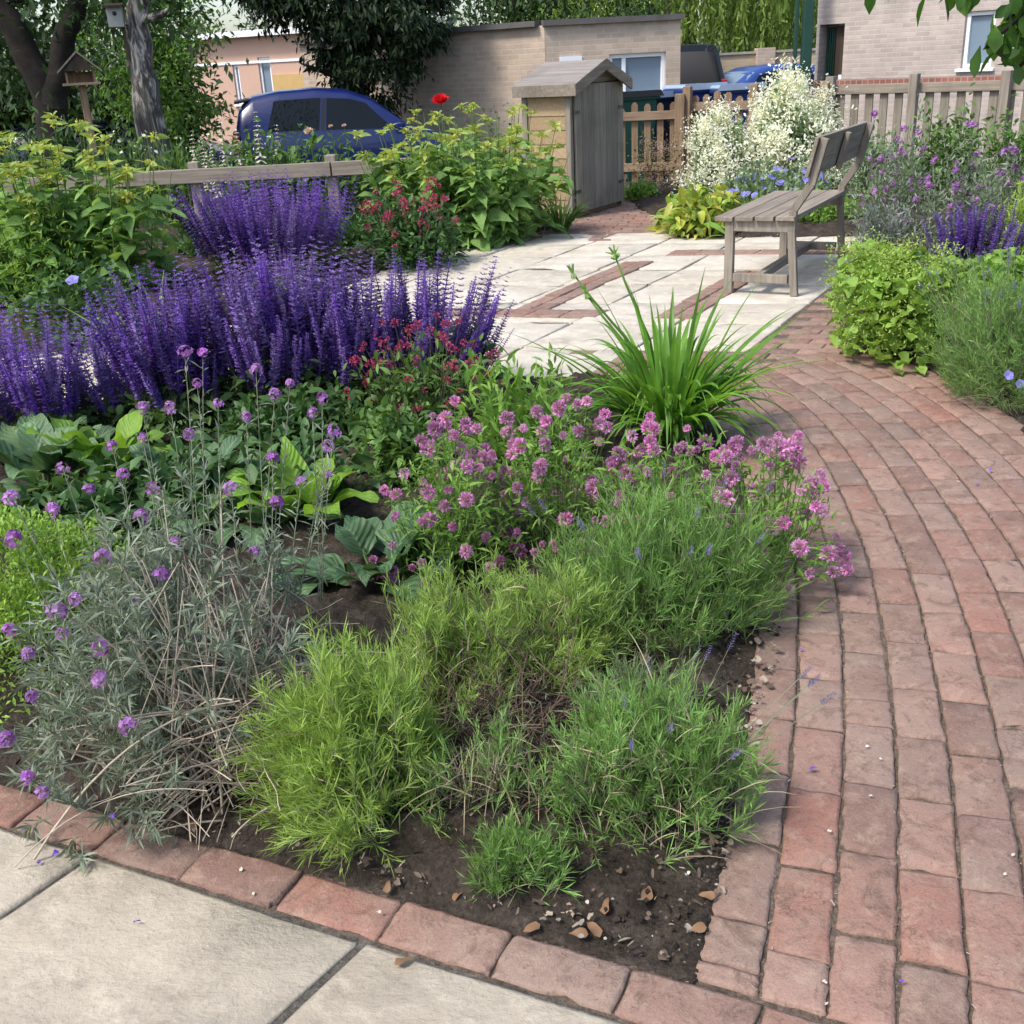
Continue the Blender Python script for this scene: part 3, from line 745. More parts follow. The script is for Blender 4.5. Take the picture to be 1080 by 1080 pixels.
# ------------------------------------------------------------------ fences and gate
M['grey_wood'] = woodmat('silvered_timber', (.17, .145, .115), (.34, .30, .25), 2)
M['grey_wood_x'] = woodmat('silvered_timber_rail', (.17, .14, .11), (.34, .295, .24), 0)
M['brown_wood'] = woodmat('brown_timber', (.16, .105, .065), (.33, .235, .155), 2)
M['brown_wood_x'] = woodmat('brown_timber_rail', (.17, .115, .075), (.35, .26, .18), 0)
M['shed_side'] = woodmat('golden_shiplap', (.30, .21, .12), (.47, .35, .21), 0)

def picket_fence(name, label, p, q, h, gapw, pw, mats, cat='fence', posts=2, railz=(.3, .86), postw=.09, top=.97, jag=.02, seed=0, group=None):
    p = np.array(p); q = np.array(q); d = q[:2] - p[:2]; L = float(np.linalg.norm(d)); an = math.atan2(d[1], d[0]); rr = np.random.default_rng(seed)
    t = thing(name, label, cat, (p[0], p[1], p[2]), an, group)
    n = int(L / (pw + gapw))
    for i in range(n):
        x = (i + .5) * L / n; hh = h * top + rr.normal(0, jag)
        b = MB(); b.prism([(x - pw / 2, .04), (x + pw / 2, .04), (x + pw / 2, hh - .03), (x + pw * .2, hh), (x - pw * .2, hh), (x - pw / 2, hh - .03)], .0, .02)
        b.build('picket', mats[0], t)
    for z in railz:
        b = MB(); b.box((L / 2, -.021, h * z), (L, .04, .095)); b.build('rail', mats[1], t, bevel=.004)
    for i in range(posts):
        x = L * i / (posts - 1); b = MB(); b.box((x, -.02 - postw * .5 - .022, h * .53), (postw, postw, h * 1.06)); b.build('post', mats[0], t, bevel=.006)
    return t
gl = gp(650, 196); gr = gp(716, 194)
picket_fence('picket_gate', 'brown wooden picket gate between the tool shed and the white flowering bush', 'x' and (gl[0] - .15, gl[1], 0), (gr[0], gr[1], 0), zat(gr[0], gr[1], 104), .055, .075, (M['brown_wood'], M['brown_wood_x']), 'gate', 2, (.22, .82), .11, seed=3)
x2, y2 = at(880, 88, 12.6)[:2]
picket_fence('picket_fence', 'brown picket fence running from the gate behind the white flowering bush', (gr[0] + .12, gr[1], 0), (x2 - .08, y2, 0), 1.02, .05, .08, (M['brown_wood'], M['brown_wood_x']), 'fence', 3, (.25, .84), seed=4)
x3, y3 = at(1110, 88, 10.9)[:2]
hf = zat(x2, y2, 90) + .03
picket_fence('picket_fence', 'weathered picket fence in front of the pinkish brick house', (x2, y2, 0), (x3 + .5, y3 - .1, 0), hf, .07, .085, (M['grey_wood'], M['grey_wood_x']), 'fence', 4, (.25, .93), top=.94, jag=.008, seed=5)
# knee rail on the left
pr = at(120, 196, 10.4); qr = at(412, 168, 10.4)
t_ = thing('knee_rail', 'low timber knee rail behind the purple salvia on the left', 'fence', (pr[0], pr[1], 0), math.atan2(qr[1] - pr[1], qr[0] - pr[0]))
L = qr[0] - pr[0] + .3; zt = at(328, 172, 10.4)[2]
for f0, f1 in ((-.35, .70), (.705, 1.05)):
    b = MB(); b.box((L * (f0 + f1) / 2, 0, zt - .06), (L * (f1 - f0), .045, .125)); b.build('rail', M['grey_wood_x'], t_, bevel=.006)
for f in (-.2, .26, .70):
    b = MB(); b.box((L * f, .075, (zt + .06) / 2), (.1, .1, zt + .06)); b.build('post', M['grey_wood'], t_, bevel=.01)

# ------------------------------------------------------------------ tool shed
q = np.array(gp(606, 231)); q2 = np.array(gp(657, 216)); sd = q2 - q; DW = float(np.linalg.norm(sd)); an = math.atan2(sd[1], sd[0])
t_ = thing('tool_shed', 'small wooden tool shed with grey boarded double doors and a pitched roof', 'shed', (q[0], q[1], 0), an)
EH = zat(q2[0], q2[1], 84); RH = EH + .165; DP = .50
# local x along the doors, local y away from them (towards the back of the shed)
b = MB()
for i in range(9):
    z = .05 + i * (EH - .07) / 9; hgt = (EH - .07) / 9
    b.prism([(-.016, z + .002), (-.004, z + .002), (-.004, z + hgt), (-.009, z + hgt)], .03, DP)
sdw = b.build('side_boards', M['shed_side'], t_)
b = MB(); b.box((DW / 2, DP / 2 + .02, EH / 2), (DW - .02, DP - .06, EH)); b.build('carcass', M['shed_side'], t_)
b = MB()
for x, y_ in ((-.004, .03), (DW + .004, .03), (-.004, DP)):
    b = MB(); b.box((x, y_, EH / 2), (.055, .055, EH)); b.build('corner_post', M['grey_wood'], t_, bevel=.004)
half = (DW - .06) / 2
for s in (0, 1):
    b = MB(); n = 4; w_ = half / n
    for i in range(n): b.box((.03 + s * half + (i + .5) * w_, -.012, EH / 2 + .02), (w_ - .004, .024, EH - .06))
    d_ = b.build('door', M['grey_wood'], t_, bevel=.003)
    h_ = MB()
    for z in (.25, EH - .25): h_.box((.05 if s == 0 else DW - .09, -.028, z), (.10, .006, .03))
    h_.build('hinge', M['green_paint'], d_)
b = MB(); b.prism([(0, EH), (DW, EH), (DW / 2 + .001, RH - .02), (DW / 2 - .001, RH - .02)], -.0, .03); b.build('gable', M['grey_wood_x'], t_)
for s in (-1, 1):
    b = MB(); x0_, x1_ = (DW / 2, -.09) if s < 0 else (DW / 2, DW + .035)
    e_ = EH - .035
    pl = [(x0_, RH), (x1_, e_), (x1_, e_ + .035), (x0_, RH + .035)]
    b.prism(pl if s > 0 else pl[::-1], -.08, DP + .08); b.build('roof_slope', woodmat('roof_boards', (.18, .16, .14), (.33, .30, .27), 1), t_)
    b = MB(); pl = [(x0_, RH - .06), (x1_, e_ - .06), (x1_, e_ + .042), (x0_, RH + .042)]
    b.prism(pl if s > 0 else pl[::-1], -.102, -.082); b.build('barge_board', M['grey_wood_x'], t_)
b = MB(); b.bar((-.095, -.1, EH - .05), (-.095, DP + .08, EH - .05), .02, .10); b.build('eaves_board', M['grey_wood_x'], t_)

# ------------------------------------------------------------------ garden bench (seen from its end)
fl, rl, fr, rr_ = [np.array(gp(*p)) for p in ((760, 312), (842, 313.5), (817, 277), (892, 270))]
an = math.radians(60.5); ctr = (fl + rl + fr + rr_) / 4
BL, BW = 1.34, .46
t_ = thing('garden_bench', 'weathered grey wooden bench with a slatted seat and leaning backrest on the pale patio', 'bench', (ctr[0], ctr[1], .006), an)
# local x along the bench length, local -y is the back side (right in the photo)
SH = zat(fl[0], fl[1], 229)
BH = zat(rl[0] + .1, rl[1], 143)
wd = M['grey_wood_x']; wz = M['grey_wood']
xs = (-BL / 2 + .03, BL / 2 - .03)
for x in xs:
    b = MB(); b.box((x, BW / 2 - .03, (SH - .03) / 2), (.05, .055, SH - .03)); b.build('leg', wz, t_, bevel=.005)
    b = MB()                       # rear leg runs on upward as the backrest support
    pts = [(-BW / 2 + .01, 0), (-BW / 2 + .045, SH * .8), (-BW / 2 + .04, SH + .03), (-BW / 2 - .06, BH - .28), (-BW / 2 - .125, BH - .02)]
    for (y0, z0), (y1, z1) in zip(pts[:-1], pts[1:]):
        b.bar((x, y0, z0), (x, y1, z1 + .004), .04, .046, (0, 1, 0))
    b.build('leg', wz, t_, bevel=.004)
    b = MB(); b.box((x, 0, .10), (.035, BW - .11, .055)); b.build('side_stretcher', wz, t_, bevel=.004)
    b = MB(); b.box((x, .005, SH - .065), (.034, BW - .10, .07)); b.build('apron', wz, t_, bevel=.004)
b = MB(); b.box((0, 0.02, .10), (BL - .10, .05, .045)); b.build('long_stretcher', wd, t_, bevel=.004)
b = MB(); b.box((0, BW / 2 - .03, SH - .065), (BL - .12, .03, .065)); b.build('apron', wd, t_, bevel=.004)
b = MB(); n = 4; sw_ = (BW + .05) / n
for i in range(n): b.box((0, -BW / 2 + .035 + (i + .5) * sw_ - .02, SH - .015 - .003 * i), (BL + .03, sw_ - .012, .028))
b.build('seat', wd, t_, bevel=.004)
b = MB()
for (z0, z1) in ((BH - .235, BH - .005),):
    y0 = -BW / 2 - .072 + .035; y1 = -BW / 2 - .125 + .035
    b.bar((-BL / 2 - .02, (y0 + y1) / 2, (z0 + z1) / 2), (BL / 2 + .02, (y0 + y1) / 2, (z0 + z1) / 2), .022, z1 - z0, (0, (y1 - y0) / (z1 - z0), 1))
b.build('backrest', wd, t_, bevel=.004)
b = MB(); b.bar((0, y0 - .03, BH - .25), (0, y1 - .03, BH - .03), .06, .03, (0, 1, 0)); b.build('back_batten', wz, t_, bevel=.003)

# ------------------------------------------------------------------ vehicles
def carpaint(name, col, rough=.3, coat=.5):
    m, nt = newmat(name); pb = nd(nt, 'ShaderNodeBsdfPrincipled', Roughness=rough, Metallic=.0)
    pb.inputs['Base Color'].default_value = (*col, 1); pb.inputs['Coat Weight'].default_value = coat; pb.inputs['Coat Roughness'].default_value = .04
    out = nd(nt, 'ShaderNodeOutputMaterial'); nt.links.new(pb.outputs[0], out.inputs[0]); return m
M['rubber'] = plain('tyre_rubber', (.02, .02, .02), .8)
M['alloy'] = plain('alloy_rim', (.5, .5, .52), .3, .8)
M['trim'] = plain('black_trim', (.012, .012, .013), .45)
M['lamp_red'] = plain('red_lamp', (.35, .01, .01), .15)
M['lamp_clear'] = plain('clear_lamp', (.6, .62, .65), .1)
M['interior'] = plain('car_interior', (.02, .02, .022), .8)

def car(name, label, cat, loc, rz, paint, L=3.75, H=1.46, W=1.66, style='hatch'):
    t = thing(name, label, cat, loc, rz)
    if style == 'van':
        sx_ = np.array([0, .01, .05, .5, .78, .86, .93, .99, 1.0]); roof = np.array([.55, .92, .99, 1.0, .98, .66, .62, .5, .4]); belt = np.array([.5, .58, .58, .58, .58, .60, .58, .47, .38])
    else:
        sx_ = np.array([0, .015, .05, .11, .22, .38, .52, .62, .77, .80, .92, .985, 1.0])
        roof = np.array([.45, .62, .86, .96, .99, 1.0, .975, .90, .665, .645, .58, .46, .36]); belt = np.array([.43, .58, .655, .665, .66, .65, .645, .64, .635, .625, .56, .44, .34])
    def sec(x):
        zr = np.interp(x, sx_, roof) * H; zb = min(np.interp(x, sx_, belt) * H, zr - .005)
        tp = 1 - .10 * abs(2 * x - 1) ** 4 - (.06 if x < .03 or x > .97 else 0)
        wb = W / 2 * tp; cab = np.clip((zr - zb) / (.3 * H), 0, 1); wr = wb * (1 - .20 * cab) - .05
        return [(wb * .92, .20), (wb, .34), (wb * 1.0, zb * .72), (wb * .985, zb), (wb * .985 * .2 + wr * .8 + .0, zb + (zr - zb) * .80), (wr - .02, zr - .035 * cab - .004), (wr * .7, zr - .008 * cab), (0, zr)]
    X = np.unique(np.concatenate([np.linspace(0, 1, 46), sx_]))
    rows_ = []
    for x in X:
        s = sec(x); rows_.append([(x * L - L / 2, -y, z) for y, z in s] + [(x * L - L / 2, y, z) for y, z in s[-2::-1]])
    V = np.array(rows_); nx_, m = V.shape[:2]; i = (np.arange(nx_ - 1) * m)[:, None]; j = np.arange(m - 1)[None]
    b = MB(); b.add(V, np.stack([i + j, i + m + j, i + m + j + 1, i + j + 1], -1).reshape(-1, 4))
    for o in (0, (nx_ - 1) * m):
        for k in range(1, m // 2): b.Q.append(np.array([[o + k - 1, o + k, o + m - 1 - k, o + m - k]]))
    b.build('body', paint, t, smooth=True)
    def patch(nm, xa0, xa1, xb0, xb1, mat, side, parent=t, off=.006, v0=.04, v1=.96):
        mb = MB(); n = 10; pts = []
        for v in np.linspace(v0, v1, 4):
            for u in np.linspace(0, 1, n):
                x = (xa0 + (xa1 - xa0) * u) * (1 - v) + (xb0 + (xb1 - xb0) * u) * v
                s = sec(x); (y0, z0), (y1, z1) = s[3], s[4]
                pts.append((x * L - L / 2, side * (y0 + (y1 - y0) * v + off), z0 + (z1 - z0) * v))
        idx = np.arange(4 * n).reshape(4, n)
        mb.add(pts, np.stack([idx[:-1, :-1], idx[:-1, 1:], idx[1:, 1:], idx[1:, :-1]], -1)); return mb.build(nm, mat, parent, smooth=True)
    def screen(nm, x0, x1, mat, off=.008):
        mb = MB(); pts = []
        for x in np.linspace(x0, x1, 6):
            s = sec(x); w1 = s[5][0] * .96
            for u in np.linspace(-1, 1, 7): pts.append((x * L - L / 2, u * w1, s[7][1] + off - .03 * u * u))
        idx = np.arange(42).reshape(6, 7); mb.add(pts, np.stack([idx[:-1, :-1], idx[1:, :-1], idx[1:, 1:], idx[:-1, 1:]], -1)); return mb.build(nm, mat, t, smooth=True)
    for sd_ in (-1, 1):
        if style == 'van':
            patch('side_window', .60, .82, .62, .76, M['dark_glass'], sd_); patch('side_window', .12, .5, .12, .5, M['dark_glass'], sd_)
        else:
            patch('side_window', .155, .375, .20, .40, M['dark_glass'], sd_); patch('side_window', .405, .725, .425, .585, M['dark_glass'], sd_)
            patch('door_pillar', .382, .398, .407, .420, M['trim'], sd_, off=.007)
        mb = MB(); mb.box((.73 * L - L / 2, sd_ * (W / 2 + .06), H * .66), (.10, .17, .12)); mb.build('wing_mirror', paint, t, bevel=.03)
        for x in (.19, .81):
            w = MB(); a = np.linspace(0, 2 * np.pi, 21)[:-1]; R_ = .30; xc = x * L - L / 2
            prof_ = [(.19, -.06), (.27, -.085), (R_, -.07), (R_, .07), (.27, .085), (.19, .06)]
            vv = [[(xc + r0 * math.cos(q_), sd_ * (W / 2 - .075) + y_, R_ + r0 * math.sin(q_)) for q_ in a] for r0, y_ in prof_]
            n = 20; i2 = (np.arange(5) * n)[:, None]; j2 = np.arange(n)[None]; j3 = (j2 + 1) % n
            w.add(vv, np.stack([i2 + j2, i2 + j3, i2 + n + j3, i2 + n + j2], -1)); wh = w.build('wheel', M['rubber'], t, smooth=True)
            w = MB(); yc = sd_ * (W / 2 - .03)
            for k in range(6):
                q_ = k / 6 * 6.283; w.bar((xc, yc, R_), (xc + .19 * math.cos(q_), yc, R_ + .19 * math.sin(q_)), .03, .05, (0, 1, 0))
            w.build('rim', M['alloy'], wh)
        h = MB(); h.box((.955 * L - L / 2, sd_ * W * .36, H * .48), (.16, .30, .12)); h.build('headlight', M['lamp_clear'], t, bevel=.03)
        h = MB(); h.box((.022 * L - L / 2, sd_ * W * .43, H * .58), (.10, .14, .26)); h.build('tail_light', M['lamp_red'], t, bevel=.03)
    if style == 'van': screen('windscreen', .795, .85, M['dark_glass']); screen('rear_window', .012, .045, M['dark_glass'])
    else:
        screen('windscreen', .60, .755, M['glass']); screen('rear_window', .022, .085, M['dark_glass'])
        sp = MB(); sp.box((.085 * L - L / 2, 0, H * .925), (.34, W * .68, .035), M=np.array(Matrix.Rotation(-.12, 3, 'Y'))); sp.build('roof_spoiler', M['trim'], t, bevel=.012)
    b = MB(); b.box((-L / 2 + .02, 0, .36), (.10, W * .9, .22)); b.build('rear_bumper', paint, t, bevel=.04)
    b = MB(); b.box((L / 2 - .02, 0, .34), (.12, W * .88, .20)); b.build('front_bumper', paint, t, bevel=.04)
    return t
blue = carpaint('deep_blue_paint', (.004, .011, .085))
navy = carpaint('navy_paint', (.008, .012, .06))
mid_blue = carpaint('mid_blue_paint', (.015, .04, .20))
black = carpaint('black_paint', (.008, .008, .009), .6, 0)
cx, cy, cz = at(322, 97, 17.0)
hcar = cz + .06 - GZ
car('blue_hatchback', 'deep blue hatchback with a black roof spoiler parked beyond the knee rail on the left', 'car', (cx + .50, cy, GZ), math.radians(12), blue, L=3.25, H=hcar, W=1.62)
x_, y_, _ = at(215, 120, 18.5)
car('parked_car', 'dark navy car mostly hidden behind plants, to the left of the blue hatchback', 'car', (x_ - 1.3, y_, GZ), math.radians(4), navy, L=3.9, H=1.34)
x_, y_, z_ = at(788, 71, 26.0)
car('parked_car', 'mid blue car whose roof shows between the dark van and the pinkish house', 'car', (x_ + .1, y_, GZ), math.radians(206), mid_blue, L=3.7, H=z_ + .05 - GZ)
x_, y_, z_ = at(733, 46, 25.5)
car('parked_van', 'tall black van parked at the right end of the flat-roofed building', 'van', (x_ - .1, y_ + 1.2, GZ), math.radians(84), black, L=4.4, H=z_ - GZ, W=1.8, style='van')

# ------------------------------------------------------------------ wheelie bins behind the gate
def wheelie(label, x, y, rz, col, lid, h=1.07):
    t = thing('wheelie_bin', label, 'bin', (x, y, GZ if y > 14.6 else ground_z(y)), rz, 'wheelie bins behind the picket fence')
    b = MB(); s0, s1 = .21, .27
    v = [(-s0, -s0, .05), (s0, -s0, .05), (s0, s0, .05), (-s0, s0, .05), (-s1, -s1 - .04, h - .09), (s1, -s1 - .04, h - .09), (s1, s1, h - .09), (-s1, s1, h - .09)]
    b.add(v, [[3, 2, 1, 0], [0, 1, 5, 4], [1, 2, 6, 5], [2, 3, 7, 6], [3, 0, 4, 7]])
    b.box((0, -.02, h - .105), (.60, .64, .05)); b.build('bin_body', col, t, bevel=.015)
    l = MB(); l.prism([(-.305, h - .075), (.305, h - .075), (.28, h - .03), (-.28, h - .03)], -.37, .30); l.build('lid', lid, t, bevel=.015)
    hd = MB(); hd.path([(-.22, .30, h - .1), (-.22, .36, h - .06), (.22, .36, h - .06), (.22, .30, h - .1)], .016, 6); hd.build('handle', lid, t)
    for sx__ in (-1, 1):
        w = MB(); w.path([(sx__ * .22, .22, .1), (sx__ * .27, .22, .1)], .10, 12); w.build('wheel', M['rubber'], t)
    return t
binblue = plain('blue_bin_plastic', (.012, .03, .14), .35, var=.05); binlid = plain('glare_blue_lid', (.26, .33, .44), .3, var=.06)  # glare on the blue lids is put into their pale colour
bingrn = plain('green_bin_plastic', (.015, .07, .05), .4, var=.05); binblk = plain('black_bin_plastic', (.02, .02, .024), .35, var=.05)
for lab, px, Y, col, lid in (('green wheelie bin behind the gate beside the shed', 662, 14.9, bingrn, binblk), ('black wheelie bin with a blue lid behind the middle of the gate', 692, 15.2, binblk, binlid),
                             ('dark blue wheelie bin at the right end of the row behind the fence', 771, 14.75, binblue, binlid), ('blue wheelie bin behind the gate post', 731, 15.0, binblue, binlid)):
    x_, y_, z_ = at(px, 96 if px < 700 else 88, Y)
    wheelie(lab, x_, y_, math.radians(8 + (px % 7) * 3), col, lid, z_ + .02 - GZ)
# ------------------------------------------------------------------ trees
M['bark_dark'] = plain('dark_bark', (.02, .016, .013), .95, var=.5, scale=12, bump=.8)
def birchmat():
    m, nt = newmat('birch_bark'); tc = nd(nt, 'ShaderNodeTexCoord'); mp = nd(nt, 'ShaderNodeMapping'); mp.inputs['Scale'].default_value = (9, 9, 2.2)
    nt.links.new(tc.outputs['Object'], mp.inputs[0]); n = nd(nt, 'ShaderNodeTexNoise', Scale=1.3, Detail=6.0, Roughness=.65, Distortion=1.2); nt.links.new(mp.outputs[0], n.inputs['Vector'])
    r = ramp(nt, [(.40, (.035, .03, .026)), (.5, (.10, .09, .08)), (.56, (.30, .28, .25)), (.7, (.42, .40, .36))]); nt.links.new(n.outputs[0], r.inputs[0])
    pb = nd(nt, 'ShaderNodeBsdfPrincipled', Roughness=.85); nt.links.new(r.outputs[0], pb.inputs['Base Color'])
    b = nd(nt, 'ShaderNodeBump', Strength=.8, Distance=.02); nt.links.new(n.outputs[0], b.inputs['Height']); nt.links.new(b.outputs[0], pb.inputs['Normal'])
    out = nd(nt, 'ShaderNodeOutputMaterial'); nt.links.new(pb.outputs[0], out.inputs[0]); return m
M['birch'] = birchmat()
M['twig'] = plain('dry_twig', (.38, .32, .25), .9, var=.35, scale=20)
M['twig_dark'] = plain('dark_twig', (.10, .07, .05), .9, var=.4, scale=20)
M['straw'] = leafmat('dry_straw', [(.30, .25, .15), (.38, .32, .21), (.22, .17, .11)], 0, .8)
M['stem'] = leafmat('green_stem', [(.07, .12, .03), (.11, .17, .05)], 0, .6)
M['stem_grey'] = leafmat('grey_green_stem', [(.12, .15, .09), (.20, .21, .14)], 0, .7)
M['stem_purple'] = leafmat('purple_stem', [(.07, .05, .06), (.10, .12, .05)], 0, .6)

def crown(mb, c, r3, nclump, per, size, shell=.55, asp=.5, csz=.22, droop=.3, hang=0.0):
    rg = mb.r; d = nrm(rg.normal(0, 1, (nclump, 3))); rad = rg.uniform(shell, 1.0, nclump)[:, None]
    C = np.array(c) + d * rad * np.array(r3) * (1 + .18 * np.sin(d[:, :1] * 7 + d[:, 2:] * 5))
    n = nclump * per; sg = csz * np.mean(r3) * rg.uniform(.5, 1.3, nclump)
    P = np.repeat(C, per, 0) + rg.normal(0, 1, (n, 3)) * np.repeat(sg, per)[:, None] * np.array([1, 1, .75])
    D = nrm(rg.normal(0, 1, (n, 3)) + np.repeat(d, per, 0) * .5 + np.array([0, 0, -hang]))
    L = size * rg.uniform(.6, 1.3, n)
    mb.leaves(P, D, L, L * asp, seg=2, droop=droop, kind='lance', cols=2, upv=np.array([0, 0, 1.0]) + rg.normal(0, .6, (n, 3)))

def limbs(mb, base, top, n, r0, spread, seed):
    rr = np.random.default_rng(seed); base = np.array(base); top = np.array(top)
    for k in range(n):
        p = base + (top - base) * rr.uniform(.25, .95); d = np.array([rr.normal(), rr.normal(), rr.uniform(.2, .9)]); d = d / np.linalg.norm(d)
        q = p + d * spread * rr.uniform(.6, 1.1)
        mid = (p + q) / 2 + rr.normal(0, .08 * spread, 3)
        mb.path(np.array([p, mid, q]), np.array([r0, r0 * .6, r0 * .2]), 6)

def tree(name, label, x, y, trunkpts, trunkr, crowns, leafm, bark, nclump, per, size, seed, group=None, asp=.5, hang=0.0, csz=.22, cat='tree', shell=.55):
    z = ground_z(y); t = thing(name, label, cat, (x, y, z), 0, group)
    b = MB(seed)
    for pts, rad in zip(trunkpts, trunkr):
        pts = np.array(pts, float); T = np.linspace(0, len(pts) - 1, 14); pp = np.stack([np.interp(T, np.arange(len(pts)), pts[:, k]) for k in range(3)], -1)
        pp[1:-1] += np.random.default_rng(seed).normal(0, .015, (12, 3)); b.path(pp, np.interp(T, [0, 1, len(pts) - 1], [rad * 1.25, rad, rad * .55]), 10)
        limbs(b, pp[6], pp[-1], 5, rad * .35, min(.8, max(.5, rad * 4)), seed + 1)
    b.build('trunk', bark, t, smooth=True)
    f = MB(seed + 5)
    for c, r3, w in crowns: crown(f, c, r3, max(4, int(nclump * w)), per, size, asp=asp, hang=hang, csz=csz, shell=shell)
    f.build('crown', leafm, t)
    return t
L_dark = leafmat('dark_tree_leaf', [(.015, .035, .010), (.026, .058, .014), (.04, .08, .02)], .25)  # dark green foliage tones of the twin-trunk tree
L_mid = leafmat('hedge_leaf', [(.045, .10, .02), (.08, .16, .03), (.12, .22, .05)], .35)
L_yew = leafmat('yew_needle', [(.010, .022, .009), (.018, .034, .012), (.03, .05, .016)], .08)  # backlit shade of the crown is put into these near-black needle colours
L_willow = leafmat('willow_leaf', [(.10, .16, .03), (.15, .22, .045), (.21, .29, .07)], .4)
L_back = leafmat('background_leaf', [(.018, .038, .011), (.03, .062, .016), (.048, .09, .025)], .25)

def loc3(px, py, y): return np.array(at(px, py, y))
# twin-trunk tree
y = 13.0; o = np.array([*at(58, 150, y)[:2], 0.0])
A1 = [loc3(58, 150, y) - o, loc3(46, 92, y) - o, loc3(22, 40, y) - o, loc3(-8, -5, y) - o, loc3(-30, -70, y) - o]
A2 = [loc3(56, 110, y) - o, loc3(66, 55, y) - o, loc3(82, 5, y) - o, loc3(95, -80, y) - o]
A1[0][2] = 0
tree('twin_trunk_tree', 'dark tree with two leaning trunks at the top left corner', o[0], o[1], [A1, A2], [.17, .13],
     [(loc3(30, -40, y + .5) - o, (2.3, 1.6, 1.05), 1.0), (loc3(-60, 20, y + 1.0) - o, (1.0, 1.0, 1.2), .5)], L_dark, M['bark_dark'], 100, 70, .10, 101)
y = 12.2; o = np.array([*at(160, 160, y)[:2], 0.0])
tree('birch_tree', 'birch with flaking silver and black bark standing behind the yellow flowers', o[0], o[1],
     [[np.array([0.02, 0, 0]), loc3(160, 140, y) - o, loc3(152, 80, y) - o, loc3(144, 10, y) - o, loc3(136, -120, y) - o]], [.165],
     [(loc3(150, -130, y) - o, (1.6, 1.4, .9), 1.0)], L_mid, M['birch'], 40, 60, .07, 111)
y = 16.3; o = np.array([*at(196, 130, y)[:2], 0.0])
tree('leafy_tree', 'bushy mid green tree between the birch and the salmon building', o[0], o[1], [[(0, 0, 0), (.05, 0, 1.0), (0, .1, 2.2)]], [.10],
     [((-.15, 0, 1.45), (.58, .7, 1.0), 1.0), ((-.05, .3, 2.5), (.55, .7, .8), .7), ((-.6, .2, 2.3), (.7, .8, 1.0), .6)], L_mid, M['bark_dark'], 60, 75, .085, 121, cat='tree')
y = 18.5; o = np.array([*at(70, 130, y)[:2], 0.0])
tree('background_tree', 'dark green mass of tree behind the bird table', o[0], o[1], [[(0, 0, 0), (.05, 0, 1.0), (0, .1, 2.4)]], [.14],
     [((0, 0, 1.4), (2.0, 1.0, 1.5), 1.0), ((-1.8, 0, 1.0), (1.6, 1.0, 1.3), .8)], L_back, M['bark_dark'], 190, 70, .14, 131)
y = 18.2; o = np.array([*at(372, 130, y)[:2], 0.0])
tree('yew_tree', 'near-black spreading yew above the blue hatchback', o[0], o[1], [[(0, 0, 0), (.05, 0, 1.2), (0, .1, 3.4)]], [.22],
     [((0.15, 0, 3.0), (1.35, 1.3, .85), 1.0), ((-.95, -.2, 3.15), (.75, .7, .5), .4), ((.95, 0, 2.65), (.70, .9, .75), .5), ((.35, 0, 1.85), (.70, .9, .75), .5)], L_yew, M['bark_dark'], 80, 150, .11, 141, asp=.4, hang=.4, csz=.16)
y = 27.0; o = np.array([*at(545, 20, y)[:2], 0.0])
tree('background_tree', 'dark green trees showing over the flat roof', o[0], o[1], [[(0, 0, 0), (.05, 0, 1.5), (0, .1, 3.4)]], [.2],
     [((-1.2, 0, 3.0), (2.2, 1.2, 1.6), 1.0), ((1.2, 0, 3.0), (2.0, 1.2, 1.5), .8)], L_back, M['bark_dark'], 70, 70, .14, 151)
# weeping willow
def willow():
    y = 35.0; x0, _, _ = at(722, 20, y); t = thing('weeping_willow', 'pale green weeping willow hanging over the cream wall', 'tree', (x0, y, GZ))
    b = MB(7); b.path([(0, 0, 0), (.1, 0, 1.6), (-.1, .1, 4.2)], [.4, .33, .2], 10); limbs(b, (0, 0, 2), (0, 0, 4.6), 12, .12, 2.6, 3); b.build('trunk', M['bark_dark'], t, smooth=True)
    f = MB(9); rg = f.r; n = 760
    a = rg.uniform(0, 6.283, n); rr = np.sqrt(rg.uniform(.1, 1, n)); X = np.cos(a) * rr * 5.2; Y = np.sin(a) * rr * 2.6
    gsel = np.round(X / .55) * .55; X = gsel + rg.normal(0, .13, n)
    top = 5.2 - .07 * X ** 2 - .1 * Y ** 2 + rg.normal(0, .25, n); ln = rg.uniform(2.0, 3.6, n); bot = np.maximum(top - ln, 1.0 + rg.uniform(0, .7, n) + .35 * np.sin(gsel * 3.1))
    m = 34; tt = np.linspace(0, 1, m)[None]
    P = np.stack([X[:, None] + .10 * np.sin(tt * 5 + a[:, None]) * tt, Y[:, None] + 0 * tt, top[:, None] + (bot - top)[:, None] * tt], -1).reshape(-1, 3)
    P += rg.normal(0, .035, P.shape)
    D = np.array([0, 0, -1.0]) + rg.normal(0, .38, P.shape); L = rg.uniform(.13, .24, len(P))
    f.leaves(P, D, L, L * .24, seg=1, droop=0, cols=2, kind='x', upv=rg.normal(0, 1, P.shape)); f.build('crown', L_willow, t)
willow()
f = MB(13)
for k, (px, w) in enumerate(((-80, 3.5), (60, 3.5), (210, 3.0), (420, 3.5), (600, 3.5), (860, 4), (1000, 5))):
    c = at(px, 30, 46.0); crown(f, (c[0], 46, 1.6), (w, 1.5, 2.4), 40, 40, .3)
tag(f.build('far_woodland', L_back), 'far dark green belt of trees along the skyline', 'woodland', None, 'stuff')

